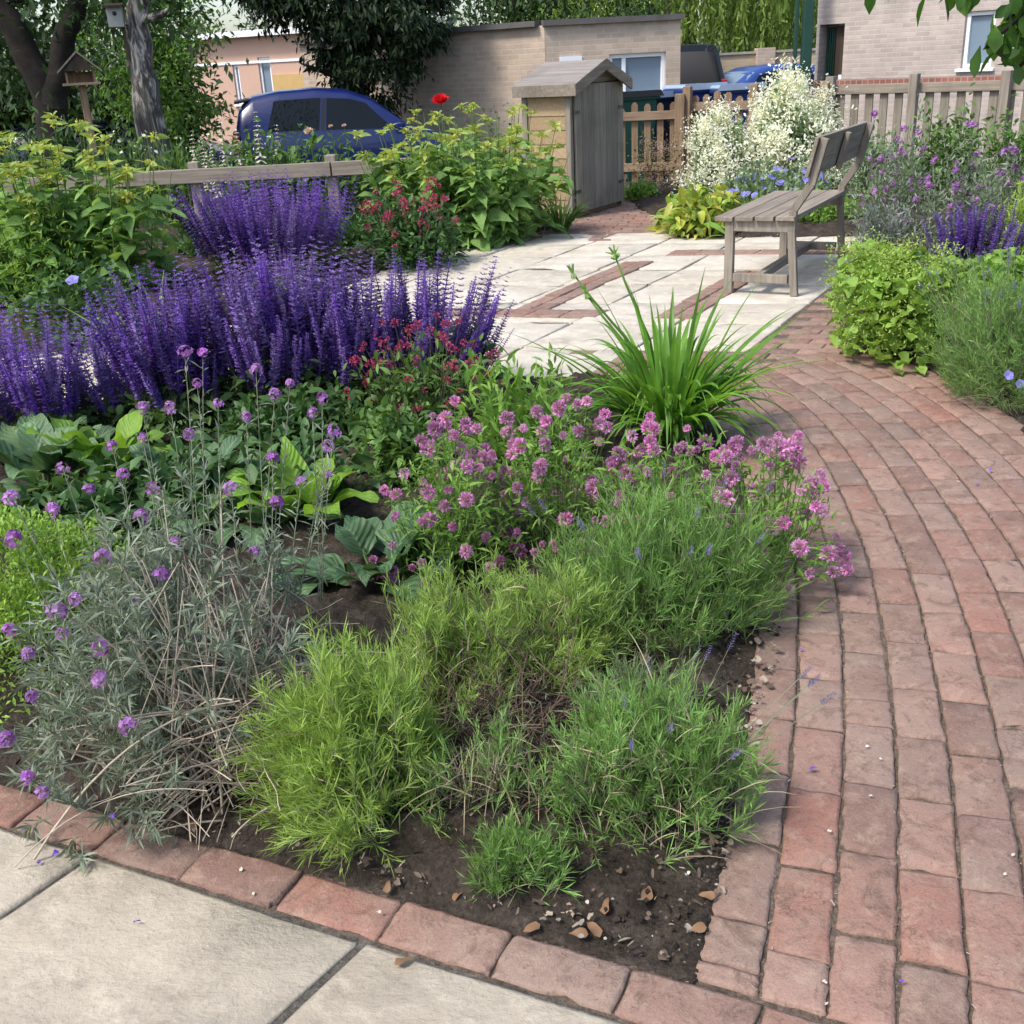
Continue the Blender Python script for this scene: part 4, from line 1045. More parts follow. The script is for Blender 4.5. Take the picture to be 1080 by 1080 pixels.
# big tree outside the frame on the right whose leafy branch hangs into the top right corner
def overhang():
    y = 5.6; t = thing('maple_tree', 'large-leaved tree whose branch hangs into the top right corner', 'tree', (4.1, y, 0.0))
    b = MB(17); b.path([(0, 0, 0), (.05, 0, 1.2), (-.1, 0, 2.6), (-.2, .1, 3.6)], [.16, .13, .11, .07], 10)
    tips = []
    base = np.array([4.1, y, 0.0])
    for k, (px, py, yy) in enumerate(((1062, 20, 5.4), (1040, 50, 5.2), (1075, 70, 5.6), (1000, -20, 5.0), (1030, -50, 5.3), (850, -22, 5.6), (930, -30, 5.2), (1085, 35, 5.5))):
        e = loc3(px, py, yy) - base; s = np.array([-.1, 0, 2.2 + .1 * k]); mid = (s + e) / 2 + np.array([0, 0, .25]); b.path([s, mid, e], [.045, .025, .008], 6); tips.append((e, mid, 1.0 if k not in (5, 6) else .35))
    b.build('trunk', M['bark_dark'], t, smooth=True)
    f = MB(19); rg = f.r
    for e, mid, w in tips:
        n = int(85 * w); s = rg.uniform(.35, 1.0, n)[:, None]; P = mid + (e - mid) * s + rg.normal(0, .045, (n, 3))
        D = np.array([-.1, 0, -.75]) + rg.normal(0, .5, (n, 3)); L = rg.uniform(.07, .13, n)
        f.leaves(P, D, L, L * .62, seg=4, droop=.15, kind='obov', fold=.3)
    n = 160; P = np.array([.5, .3, 3.3]) + rg.normal(0, 1, (n, 3)) * np.array([.7, .8, .45]); L = rg.uniform(.1, .16, n)
    f.leaves(P, np.array([0, 0, -.4]) + rg.normal(0, .6, (n, 3)), L, L * .6, seg=3, kind='obov')
    f.build('crown', leafmat('overhanging_leaf', [(.03, .075, .015), (.05, .12, .02), (.10, .20, .03)], .45), t)
overhang()

# bird table and nest box
x, y, _ = at(92, 120, 11.8)
z1 = zat(x, y, 90); z2 = zat(x, y, 77); z3 = zat(x, y, 56)
t_ = thing('bird_table', 'wooden bird table with a small pitched roof in front of the dark trunks', 'bird table', (x, y, 0), .35)
b = MB(); b.box((0, 0, z1 / 2), (.07, .07, z1)); b.build('post', M['brown_wood'], t_, bevel=.006)
b = MB(); b.box((0, 0, z1 + .012), (.36, .30, .024)); b.build('tray', M['brown_wood_x'], t_, bevel=.003)
b = MB()
for sx_ in (-.13, .13):
    for sy in (-.11, .11):
        b = MB(); b.box((sx_, sy, (z1 + z2) / 2 + .01), (.022, .022, z2 - z1)); b.build('upright', M['brown_wood'], t_)
b = MB(); b.box((0, .115, (z1 + z2) / 2 + .01), (.24, .012, z2 - z1)); b.build('back_panel', M['brown_wood'], t_)
for s in (-1, 1):
    b = MB(); pl = [(0, z3), (s * .21, z2), (s * .21, z2 + .018), (0, z3 + .022)]
    b.prism(pl if s > 0 else pl[::-1], -.17, .17); b.build('roof_slope', M['grey_wood'], t_)
b = MB(); b.prism([(-.15, z2 + .02), (.15, z2 + .02), (.002, z3 - .01), (-.002, z3 - .01)], -.15, -.138); b.build('gable', M['dark_wood'], t_)
p = loc3(122, 18, 12.0)
t_ = thing('nest_box', 'pale grey bird nest box fixed beside the birch trunk', 'nest box', tuple(p), .2)
b = MB(); b.box((0, 0, 0), (.15, .13, .19)); b.build('box_body', plain('grey_box', (.25, .26, .25), .8), t_, bevel=.005)
b = MB(); b.box((0, -.02, .108), (.18, .19, .02), M=np.array(Matrix.Rotation(.15, 3, 'X'))); b.build('lid', M['dark_wood'], t_)
b = MB(); b.path([(0, -.066, .03), (0, -.0705, .03)], .02, 10); b.build('entrance_hole', M['trim'], t_)
b = MB(); b.bar((.05, .05, -.4), (.05, .05, .12), .03, .02, (0, 1, 0)); b.build('backboard', M['dark_wood'], t_)

# ------------------------------------------------------------------ plant builders
def spot(px0, px1, pyb, pyt, ry=None):
    """bounds in the photo of a plant standing on the ground -> centre, half widths, height"""
    x, y0 = gp((px0 + px1) / 2, pyb); rx = pxw(y0, (px1 - px0) / 2)
    ry = ry if ry is not None else rx * .8
    y = y0 + ry * .8; s = y / y0; x *= s; rx = pxw(y, (px1 - px0) / 2)
    return x, y, rx, ry, max(.08, zat(x, y, pyt))

def mound(rg, n, rx, ry, h, inner=.5, lump=.22, seed=0, low=0.0):
    z = rg.uniform(low, 1, n) ** .85; a = rg.uniform(0, 6.283, n); s = np.sqrt(np.maximum(0, 1 - z * z))
    d = np.stack([np.cos(a) * s, np.sin(a) * s, z], -1)
    q = np.random.default_rng(seed + 77); l = 0
    for k in range(5):
        v = q.normal(0, 1, 3); l = l + np.sin(d @ v * 4 + q.uniform(0, 6)) * .4
    r = rg.uniform(inner, 1, n) ** .6 * (1 + lump * l)
    nl = 7; ca = np.arange(nl) * 2.4 + q.uniform(0, 6); cr = np.sqrt((np.arange(nl) + .3) / nl) * .62
    cx_, cy_ = np.cos(ca) * cr, np.sin(ca) * cr; cs = q.uniform(.42, .60, nl); ch = q.uniform(.72, 1.05, nl) * (1 - .30 * cr ** 2)
    i = rg.integers(0, nl, n)
    U = np.stack([cx_[i] + d[:, 0] * cs[i] * r, cy_[i] + d[:, 1] * cs[i] * r, ch[i] * np.maximum(d[:, 2] * r, 0) ** .9], -1)
    return U * np.array([rx, ry, h]), nrm(d / np.array([rx, ry, h]) * min(rx, h)), r

def shell(rg, n, rx, ry, h, low=.05):
    z = rg.uniform(low, 1, n); a = rg.uniform(0, 6.283, n); s = np.sqrt(np.maximum(0, 1 - z * z)); d = np.stack([np.cos(a) * s, np.sin(a) * s, z], -1)
    return d * np.array([rx, ry, h]) * rg.uniform(.82, 1.06, n)[:, None], d

def bush(name, label, cat, s, n, L, W, mat, seed, kind='lance', droop=.25, inner=.45, lump=.22, cols=3, seg=3, stem=M['stem'], group=None, upz=.25, rnd=.55, z=0.01, fold=.25, wavy=0, parent=None, stems=True):
    x, y, rx, ry, h = s
    t = parent or thing(name, label, cat, (x, y, z), 0, group)
    f = MB(seed); P, N, r = mound(f.r, n, rx, ry, h, inner, lump, seed)
    D = nrm(N * .7 + f.r.normal(0, rnd, P.shape) + np.array([0, 0, upz])); LL = L * f.r.uniform(.6, 1.25, n)
    P = P - D * (LL * .5)[:, None]; P[:, 2] = np.maximum(P[:, 2], .005)
    f.leaves(P, D, LL, LL * W / L, seg=seg, droop=droop, kind=kind, fold=fold, cols=cols, wavy=wavy)
    f.build('foliage', mat, t)
    if stems:
        b = MB(seed + 1); k = max(8, int(n / 60)); k = min(k, 90); Q, N2, _ = mound(b.r, k, rx * .8, ry * .8, h * .85, .7, lump, seed)
        B0 = Q * np.array([.25, .25, 0]); dv = Q - B0; ln = np.linalg.norm(dv, axis=1)
        b.tubes(B0, dv, ln, np.maximum(.0018, ln * .008), seg=4, sides=4, amt=-.05, wig=.015); b.build('stem', stem, t)
    return t

def spikes(mb, B, D, L, R, whorls=14, per=6, cols=3, seg=1, gap=0.0, taper=.65, up=.55, kind='petal'):
    """florets in rings up the spikes starting at B"""
    rg = mb.r; n = len(B); D = nrm(D); A = np.where(np.abs(D[:, 2:3]) > .95, np.array([1.0, 0, 0]), np.array([0, 0, 1.0]))
    S = nrm(np.cross(D, A)); N = np.cross(S, D)
    k = np.arange(whorls) / (whorls - 1); a = np.arange(per) / per * 6.283
    ang = a[None, None, :] + k[None, :, None] * 5.0 + rg.uniform(0, 6.28, (n, 1, 1)) + rg.normal(0, .25, (n, whorls, per))
    rad = S[:, None, None] * np.cos(ang)[..., None] + N[:, None, None] * np.sin(ang)[..., None]
    P = B[:, None, None] + D[:, None, None] * (L[:, None] * k[None])[:, :, None, None] + rad * 0.002
    dirs = rad * 1.0 + D[:, None, None] * up + rg.normal(0, .15, rad.shape)
    ln = (R[:, None, None] * (1 - taper * k[None, :, None] ** 1.5) * rg.uniform(.7, 1.15, (n, whorls, per)))
    mb.leaves((P + 0 * rad).reshape(-1, 3), dirs.reshape(-1, 3), ln.reshape(-1), ln.reshape(-1) * .62, seg=seg, droop=.15, kind=kind, cols=cols, fold=.35, upv=np.repeat(D, whorls * per, 0) + rg.normal(0, .3, (n * whorls * per, 3)))

M['salvia'] = leafmat('violet_salvia_floret', [(.09, .045, .23), (.145, .075, .36), (.22, .13, .50), (.12, .065, .24), (.18, .095, .41)], .3, objvar=.27)
M['salvia_calyx'] = leafmat('salvia_calyx', [(.06, .02, .10), (.10, .04, .14)], .1)
M['salvia_leaf'] = leafmat('salvia_leaf', [(.045, .085, .025), (.07, .125, .035), (.10, .165, .05)], .3, .6)
SPIKE = []
for v in range(5):
    b = MB(300 + v); wn_ = (17, 20, 15, 18, 14)[v]
    b.tubes(np.array([[0, 0, 0.0]]), np.array([[0, 0, 1.0]]), 1.0, .012, seg=3, sides=4)
    spikes(b, np.zeros((1, 3)), np.array([[0, 0, 1.0]]), np.array([.97]), np.array([.092]), whorls=wn_ + 3, per=8)
    me = b.mesh('salvia_spike'); me.materials.append(M['salvia']); SPIKE.append(me)

def salvia(label, s, n, seed, group='violet salvia clumps', spike=(.42, .62), hvar=(.72, 1.05), fat=1.0, lean=(0, 0), extra=0, z=.01, cover=.5, crownf=.45):
    x, y, rx, ry, h = s; t = thing('salvia_clump', label, 'salvia', (x, y, z), 0, group)
    rg = np.random.default_rng(seed); N_ = n + extra
    a = rg.uniform(0, 6.283, N_); r = np.sqrt(rg.uniform(0, 1, N_)); ex = np.stack([np.cos(a) * r, np.sin(a) * r], -1)
    tip = np.stack([ex[:, 0] * rx + lean[0], ex[:, 1] * ry + lean[1], h * rg.uniform(*hvar, N_) * (1 - .12 * r ** 2)], -1)
    base = np.stack([ex[:, 0] * rx * .55, ex[:, 1] * ry * .55, np.zeros(N_)], -1)
    d = tip - base; ln = np.linalg.norm(d, axis=1); d = d / ln[:, None]
    sl = ln * rg.uniform(*spike, N_)
    sb_ = base + d * (ln - sl)[:, None]
    order = np.argsort(tip[:, 1]); pick = np.zeros(N_, bool); pick[order[:n]] = True
    b = MB(seed + 1); b.tubes(base, d, ln - sl * .9, .0022, seg=2, sides=3, taper=.3); b.build('stem', M['stem_purple'], t)
    place(t, 'flower_spike', SPIKE, sb_[pick], nrm(d[pick] + rg.normal(0, .075, (n, 3))), np.stack([sl[pick] * fat * rg.uniform(.8, 1.2, n), sl[pick] * fat * rg.uniform(.8, 1.2, n), sl[pick]], -1), rg)
    if extra:
        e = MB(seed + 2); q = ~pick; spikes(e, sb_[q], d[q], sl[q], sl[q] * .09 * fat, whorls=14, per=7); o = e.build('flower_spikes', M['salvia'], t); o['kind'] = 'stuff'
    f = MB(seed + 3); k = int(n * 14 * cover)
    P, N2, _ = mound(f.r, k, rx * .95, ry * .95, h * crownf, .3, .2, seed); L = f.r.uniform(.04, .09, k)
    f.leaves(P, nrm(N2 + f.r.normal(0, .5, P.shape)), L, L * .4, seg=3, droop=.4); f.build('foliage', M['salvia_leaf'], t)
    return t

def heads(nm, mat, kind, nvar=4, seed=0, n=50, r=.02, asp=.5, bract=None):
    out = []
    for v in range(nvar):
        b = MB(seed + v); rg = b.r; n0 = n; n = int(n * (1.0, .8, 1.1, .55, .95)[v % 5])
        if kind == 'globe':          # round heads of many tiny trumpet florets
            d = nrm(rg.normal(0, 1, (n, 3)) + np.array([0, 0, .35])); P = d * r * .45; L = r * rg.uniform(.45, .72, n)
            b.leaves(P, d + rg.normal(0, .2, d.shape), L, L * .6, seg=2, droop=0, kind='obov', cols=3, fold=.5, upv=rg.normal(0, 1, d.shape))
        elif kind == 'cluster':      # open clusters of four-petalled flowers
            k = n // 4; c = nrm(rg.normal(0, 1, (k, 3)) + np.array([0, 0, .5])) * r * .7 * rg.uniform(.75, 1.05, (k, 1)); dn = nrm(c)
            for q in range(4):
                s = nrm(np.cross(dn, np.array([.3, .2, .9]))); w = np.cross(s, dn); a = q * 1.5708 + .3
                dd = s * math.cos(a) + w * math.sin(a) + dn * .25
                b.leaves(c, dd, np.full(k, r * .40), r * .36, seg=2, droop=.1, kind='obov', cols=3, fold=.1, upv=dn)
        elif kind == 'open':         # one five-petalled cup
            for q in range(5):
                a = q * 1.2566; b.leaves(np.zeros((1, 3)), np.array([[math.cos(a), math.sin(a), .45]]), r, r * .95, seg=3, droop=.25, kind='obov', cols=3, fold=.1, upv=np.array([[0, 0, 1.0]]))
        elif kind == 'bowl':         # many-petalled bowl
            for ring, (k, up_, ll) in enumerate(((9, .25, 1.0), (8, .8, .9), (6, 1.8, .75))):
                a = np.arange(k) / k * 6.283 + ring; d = np.stack([np.cos(a), np.sin(a), np.full(k, up_)], -1)
                b.leaves(d * 0.0, d, np.full(k, r * ll), r * .9, seg=4, droop=-.35, kind='obov', cols=3, fold=.25, upv=np.tile([0, 0, 1.0], (k, 1)) - d * .2)
        elif kind == 'dots':         # loose froth of small florets
            P = rg.normal(0, 1, (n, 3)) * r * np.array([.5, .5, .6]); L = r * rg.uniform(.15, .26, n)
            b.leaves(P, rg.normal(0, 1, P.shape), L, L * .95, seg=1, kind='petal', cols=3, droop=0)
        n = n0; nq = sum(len(q.reshape(-1, 4)) for q in b.Q)
        if bract:
            k = 6; a = np.arange(k) / k * 6.283 + rg.uniform(0, 1); D = np.stack([np.cos(a), np.sin(a), rg.uniform(-.3, .7, k)], -1)
            b.leaves(np.zeros((k, 3)), D, rg.uniform(1.6, 3.4, k) * r, r * 1.0, seg=3, droop=.2)
        me = b.mesh(nm); me.materials.append(mat)
        if bract:
            me.materials.append(bract); ix = np.zeros(len(me.polygons), np.int32); ix[nq:] = 1; me.polygons.foreach_set('material_index', ix)
        out.append(me)
    return out
M['phlomis_bract'] = leafmat('phlomis_bract', [(.26, .38, .09), (.34, .44, .13)], .4)
M['pink'] = leafmat('mauve_pink_floret', [(.54, .235, .49), (.62, .32, .58), (.44, .165, .40), (.68, .43, .66)], .35, objvar=.22)
M['lilac'] = leafmat('lilac_petal', [(.32, .13, .42), (.43, .20, .54), (.24, .08, .33)], .35, objvar=.25)
M['white_petal'] = leafmat('white_floret', [(.78, .80, .74), (.70, .74, .63), (.85, .85, .82)], .35)
M['blue_petal'] = leafmat('blue_violet_petal', [(.20, .20, .58), (.28, .26, .66), (.16, .16, .48)], .35)
M['crimson'] = leafmat('crimson_floret', [(.34, .035, .10), (.44, .07, .15), (.25, .02, .07)], .3)
M['blush'] = leafmat('blush_petal', [(.62, .42, .40), (.66, .52, .48), (.5, .34, .30)], .35)
M['yellow'] = leafmat('yellow_floret', [(.62, .52, .06), (.52, .50, .10), (.44, .48, .12)], .3)
M['red_petal'] = leafmat('poppy_red', [(.55, .012, .02), (.65, .02, .03)], .3)
H_PINK = heads('globe_flower', M['pink'], 'globe', 5, 400, 130, .026)
H_LILAC = heads('flower_head', M['lilac'], 'cluster', 5, 420, 96, .021)
H_WHITE = heads('flower_head', M['white_petal'], 'dots', 4, 440, 170, .095)
H_BLUE = heads('flower', M['blue_petal'], 'open', 3, 460, 5, .028)
H_CRIM = heads('flower_head', M['crimson'], 'globe', 4, 480, 30, .02)
H_BLUSH = heads('flower', M['blush'], 'bowl', 3, 500, 20, .045)
H_YEL = heads('flower_whorl', M['yellow'], 'globe', 4, 520, 34, .026, bract=M['phlomis_bract'])
H_PINKSM = heads('flower_head', M['blush'], 'dots', 3, 540, 26, .035)
H_RED = heads('poppy_flower', M['red_petal'], 'bowl', 1, 560, 20, .075)

def stalks(t, mb_seed, base, tip, rad, mat, seg=4, amt=.03, name='stem', sides=3):
    b = MB(mb_seed); d = tip - base; ln = np.linalg.norm(d, axis=1)
    # start bent and finish exactly at the tip
    T0 = d + np.array([0, 0, amt])[None] * ln[:, None]
    b.tubes(base, T0, np.linalg.norm(T0, axis=1), rad, seg=seg, sides=sides, amt=amt * ln / np.maximum(np.linalg.norm(T0, axis=1), 1e-6), taper=.4)
    return b.build(name, mat, t)

def grassy(name, label, cat, s, n, L, W, mat, seed, droop=(.05, .35), z=.0, group=None, needles=0, nmat=None, nL=.03, woody=0, tufts=10, lean=(0, 0), wild=.30):
    """tussock of fine green shoots: several untidy tufts rising from a woody base, flopping outward"""
    x, y, rx, ry, h = s; t = thing(name, label, cat, (x, y, z), 0, group)
    f = MB(seed); rg = f.r
    ca = np.arange(tufts) * 2.4 + rg.uniform(0, 6); cr = np.sqrt((np.arange(tufts) + .4) / tufts)
    cx_ = np.cos(ca) * cr * rx * .70; cy_ = np.sin(ca) * cr * ry * .70
    lx = np.cos(ca) * cr * .50 + rg.normal(0, .25, tufts) + lean[0]; ly = np.sin(ca) * cr * .50 + rg.normal(0, .22, tufts) + lean[1]
    hs = rg.uniform(.42, 1.2, tufts) * (1.08 - .35 * cr); hs[0] = 1.05
    j = rg.choice(tufts, n, p=(hs * 1.0) / hs.sum())
    P = np.stack([cx_[j] + rg.normal(0, .13, n) * rx, cy_[j] + rg.normal(0, .13, n) * ry, np.abs(rg.normal(0, .14, n)) * h], -1)
    D = np.stack([lx[j] + rg.normal(0, wild, n), ly[j] + rg.normal(0, wild, n), rg.uniform(.7, 1.3, n)], -1)
    D = nrm(D); ln = h * hs[j] * rg.uniform(.4, 1.05, n) / np.maximum(.8, D[:, 2]); dr = rg.uniform(*droop, n)
    d2 = nrm(D + np.array([0, 0, .6]) * dr[:, None])
    f.leaves(P, d2, ln, W * rg.uniform(.7, 1.3, n), seg=5, droop=dr, kind='needle', cols=2, upv=rg.normal(0, 1, (n, 3)))
    f.build('shoots', mat, t)
    if needles:
        g_ = MB(seed + 1); i = g_.r.integers(0, n, needles); u = g_.r.uniform(.3, 1.0, needles)[:, None]
        Q = P[i] + d2[i] * ln[i][:, None] * u; Q[:, 2] -= dr[i] * ln[i] * u[:, 0] ** 2
        dd = nrm(d2[i] + g_.r.normal(0, .45, Q.shape)); l = nL * g_.r.uniform(.6, 1.3, needles)
        g_.leaves(Q, dd, l, l * .11, seg=2, droop=.2, kind='lance', cols=2, upv=g_.r.normal(0, 1, Q.shape)); g_.build('leaves', nmat or mat, t)
    dn = n // 14
    g2 = MB(seed + 6); i = g2.r.integers(0, n, dn); g2.leaves(P[i] + g2.r.normal(0, .02, (dn, 3)), d2[i] + g2.r.normal(0, .5, (dn, 3)), ln[i] * .8, W * .8, seg=5, droop=.5, kind='needle', cols=2, upv=g2.r.normal(0, 1, (dn, 3))); g2.build('dry_shoots', M['straw'], t)
    if woody:
        b = MB(seed + 2); a = b.r.uniform(0, 6.283, woody); D = np.stack([np.cos(a), np.sin(a), b.r.uniform(.15, 1.2, woody)], -1)
        b.tubes(np.stack([np.cos(a) * .03, np.sin(a) * .03, 0 * a], -1), D, b.r.uniform(.5, .95, woody) * rx, .003, seg=8, sides=4, amt=.1, wig=.04); b.build('woody_stem', M['twig_dark'], t)
    return t

def lavender(name, label, s, n, mat, seed, leaf=.034, lw=.0034, shoot=(.07, .15), z=.0, gap=0.0, woody=24, lean=(0, 0), dry=.08, per=22, drp=(.0, .35)):
    """old lavender: forked woody base, many leafy shoots with narrow paired leaves, bare patches between"""
    x, y, rx, ry, h = s; t = thing(name, label, 'lavender', (x, y, z)); f = MB(seed); rg = f.r
    P, N, r = mound(rg, n * 2, rx, ry, h * .92, .55, .15, seed, -.12)
    if gap:                                           # thin the shoots in a few patches
        c = rg.normal(0, .55, (4, 2)) * np.array([rx, ry]); d = np.min(np.linalg.norm(P[:, None, :2] - c[None], axis=2), 1); keep = (d > gap * rx) | (rg.uniform(0, 1, len(P)) < .12); P, N = P[keep], N[keep]
    P, N = P[:n], N[:n]; n = len(P); P[:, 2] = np.maximum(P[:, 2], .015)
    D = nrm(N * .55 + np.array([lean[0], lean[1], .75]) + rg.normal(0, .28, P.shape)); L = rg.uniform(*shoot, n)
    B = P - D * (L * .55)[:, None]; B[:, 2] = np.maximum(B[:, 2], .005); dr = rg.uniform(*drp, n)
    st = MB(seed + 1); st.tubes(B, D, L, .0011, seg=4, sides=3, amt=dr); st.build('shoots', M['stem_grey'], t)
    u = rg.uniform(.05, 1.0, (n, per)); Q = B[:, None] + D[:, None] * (L[:, None] * u)[..., None]; Q[..., 2] -= dr[:, None] * L[:, None] * u ** 2
    Dd = D[:, None] * 1.0 + rg.normal(0, .38, Q.shape); l = leaf * rg.uniform(.55, 1.25, u.shape) * (1.1 - .35 * u)
    f.leaves(Q.reshape(-1, 3), Dd.reshape(-1, 3), l.reshape(-1), lw * rg.uniform(.7, 1.25, u.size), seg=2, droop=rg.uniform(-.15, .3, u.size), kind='lance', cols=2, upv=rg.normal(0, 1, (u.size, 3)))
    f.build('foliage', mat, t)
    w = MB(seed + 2); m_ = rg.permutation(n)[:woody * 3]; B0 = np.stack([rg.normal(0, .05, len(m_)) * rx, rg.normal(0, .05, len(m_)) * ry, np.zeros(len(m_))], -1); dv = B[m_] - B0; ln = np.linalg.norm(dv, axis=1)
    w.tubes(B0, dv + np.array([0, 0, .15]) * ln[:, None], ln * 1.02, .0026, seg=7, sides=4, amt=.15, wig=.02, taper=.55); w.build('woody_stem', M['twig_dark'], t)
    k = int(n * dry * 3); g2 = MB(seed + 3); i = g2.r.integers(0, n, k); dd = nrm(D[i] + g2.r.normal(0, .6, (k, 3))); g2.leaves(B[i] + g2.r.normal(0, .012, (k, 3)), dd, L[i] * g2.r.uniform(.5, 1.1, k), .0022, seg=4, droop=.3, kind='needle', cols=2, upv=g2.r.normal(0, 1, (k, 3))); g2.build('dry_shoots', M['straw'], t)
    return t
# ------------------------------------------------------------------ plant colours
M['lime_shoot'] = leafmat('lime_shoot', [(.19, .31, .065), (.27, .41, .09), (.34, .48, .13), (.22, .35, .085)], .4, tip=(.28, .40, .09))
M['green_shoot'] = leafmat('green_shoot', [(.085, .17, .04), (.13, .24, .06), (.18, .30, .085)], .35)
M['grey_shoot'] = leafmat('grey_green_shoot', [(.09, .14, .06), (.13, .19, .085), (.17, .23, .11)], .3)
M['grey_leaf'] = leafmat('grey_leaf', [(.10, .135, .095), (.15, .185, .135), (.20, .235, .18), (.085, .11, .07)], .25, .6)
M['hebe'] = leafmat('lime_hebe_leaf', [(.10, .19, .025), (.16, .27, .04), (.22, .34, .06)], .35, .4)
M['broad'] = leafmat('broad_blue_green_leaf', [(.05, .10, .05), (.075, .14, .065), (.10, .17, .075)], .3, .5, rib=.6, ribcol=(.20, .28, .14))
M['broad_lime'] = leafmat('broad_lime_leaf', [(.12, .24, .025), (.17, .31, .035), (.09, .19, .03)], .45, .45, rib=.5, ribcol=(.28, .40, .10))
M['broad_dark'] = leafmat('broad_dark_leaf', [(.025, .06, .025), (.045, .09, .04), (.06, .12, .05)], .25, .45, rib=.5, ribcol=(.12, .19, .09))
M['mid_leaf'] = leafmat('mid_green_leaf', [(.05, .105, .025), (.08, .15, .035), (.11, .20, .05)], .35)
M['fresh_leaf'] = leafmat('fresh_green_leaf', [(.09, .18, .03), (.13, .24, .045), (.17, .29, .06)], .4)
M['dark_leaf'] = leafmat('deep_green_leaf', [(.025, .06, .018), (.04, .09, .025), (.06, .12, .035)], .3)
M['strap'] = leafmat('daylily_strap', [(.07, .16, .02), (.10, .22, .03), (.14, .28, .045)], .4, .4)
M['iris'] = leafmat('iris_strap', [(.12, .22, .05), (.18, .29, .08), (.24, .34, .12)], .4, .45)
M['phlomis'] = leafmat('phlomis_leaf', [(.10, .19, .05), (.145, .255, .07), (.195, .325, .10)], .4, .6, rib=.35, ribcol=(.2, .28, .12))
M['alchemilla'] = leafmat('lime_scalloped_leaf', [(.14, .24, .045), (.19, .31, .06), (.25, .38, .09)], .4, .5)
M['lime_froth'] = leafmat('lime_froth', [(.30, .43, .08), (.36, .48, .11), (.26, .38, .08)], .4)
M['hosta'] = leafmat('gold_hosta_leaf', [(.12, .22, .03), (.30, .33, .05), (.38, .38, .12), (.10, .20, .035), (.22, .30, .05)], .35, .4)
M['valerian_leaf'] = leafmat('valerian_leaf', [(.10, .16, .08), (.14, .21, .11), (.19, .26, .15)], .35)
M['red_leaf'] = leafmat('bronze_leaf', [(.05, .07, .025), (.09, .10, .03), (.10, .045, .03)], .3)
M['lavender_bud'] = leafmat('lavender_bud', [(.12, .10, .24), (.18, .15, .34), (.11, .13, .14)], .2)

def lav_stalks(t, s, n, seed, hh=(1.0, 1.35), lean=(0, 0), nm='flower_spike'):
    """thin flower stalks with small blue-violet lavender buds"""
    x, y, rx, ry, h = s; rg = np.random.default_rng(seed)
    a = rg.uniform(0, 6.283, n); r = np.sqrt(rg.uniform(0.05, 1, n)); e = np.stack([np.cos(a) * r, np.sin(a) * r], -1)
    base = np.stack([e[:, 0] * rx * .3, e[:, 1] * ry * .3, np.full(n, .03)], -1)
    tip = np.stack([e[:, 0] * rx * 1.15 + lean[0], e[:, 1] * ry * 1.15 + lean[1], h * rg.uniform(*hh, n) * (1 - .25 * r)], -1)
    d = nrm(tip - base); stalks(t, seed, base, tip, .0013, M['stem_grey'], name='flower_stalk')
    return place(t, nm, LAVB, tip, d, rg.uniform(.8, 1.25, n), rg)
LAVB = []
for v in range(3):
    b = MB(600 + v); spikes(b, np.array([[0, 0, -.012]]), np.array([[0, 0, 1.0]]), np.array([.032]), np.array([.0065]), whorls=7, per=6, taper=.4, up=1.1)
    me = b.mesh('lavender_spike'); me.materials.append(M['lavender_bud']); LAVB.append(me)

# ------------------------------------------------------------------ front bed
s = spot(278, 494, 912, 680, .20)
lavender('lavender_bush', 'brightest lime green feathery lavender at the front edge of the soil bed', s, 860, M['lime_shoot'], 700, leaf=.058, lw=.0027, shoot=(.09, .20), lean=(-.25, -.05), per=30, drp=(0, .6))
s = spot(390, 575, 785, 605, .19)
lavender('lavender_bush', 'lime green lavender filling in behind the brightest one at the front, beside the bare soil', s, 420, M['lime_shoot'], 710, leaf=.05, lw=.0027, shoot=(.08, .17), gap=.3)
s = spot(505, 665, 735, 585, .17)
lavender('lavender_bush', 'ragged lime green lavender with bare brown twigs, directly below the pink globe flowers', s, 420, M['lime_shoot'], 760, leaf=.048, lw=.0026, shoot=(.09, .2), gap=.35, woody=34)
s = spot(562, 808, 918, 712, .20)
t = lavender('lavender_bush', 'sprawling grey green lavender with blue buds at the corner beside the brick path', s, 720, M['green_shoot'], 720, leaf=.044, lw=.0028, shoot=(.07, .17), gap=.22, woody=40, dry=.25, per=20, drp=(0, .5))
lav_stalks(t, s, 12, 721, lean=(.10, 0))
s = spot(488, 612, 962, 858, .08)
lavender('lavender_bush', 'small green tuft of lavender shoots at the very front of the soil', s, 110, M['green_shoot'], 730, leaf=.042, lw=.0028, shoot=(.05, .12), woody=10)
s = spot(555, 845, 702, 518, .23)
t = lavender('lavender_bush', 'upright mid green lavender under the pink globes at the path edge', s, 780, M['green_shoot'], 740, leaf=.06, lw=.0027, shoot=(.12, .27), per=28, drp=(0, .2), gap=.15)
lav_stalks(t, s, 16, 741, hh=(.95, 1.15))
s = spot(605, 740, 795, 690, .12)
lavender('lavender_bush', 'thin scraggy green lavender between the upright one and the corner one', s, 170, M['grey_shoot'], 770, lw=.0028, leaf=.04, shoot=(.06, .15), gap=.4, woody=30, dry=.5)
s = spot(440, 610, 905, 735, .15)
lavender('lavender_bush', 'sparse woody lavender with few shoots in the dark gap beside the brightest lime one', s, 200, M['green_shoot'], 780, leaf=.04, lw=.0026, shoot=(.05, .15), gap=.45, woody=60, dry=1.2, per=18, drp=(0, .5))
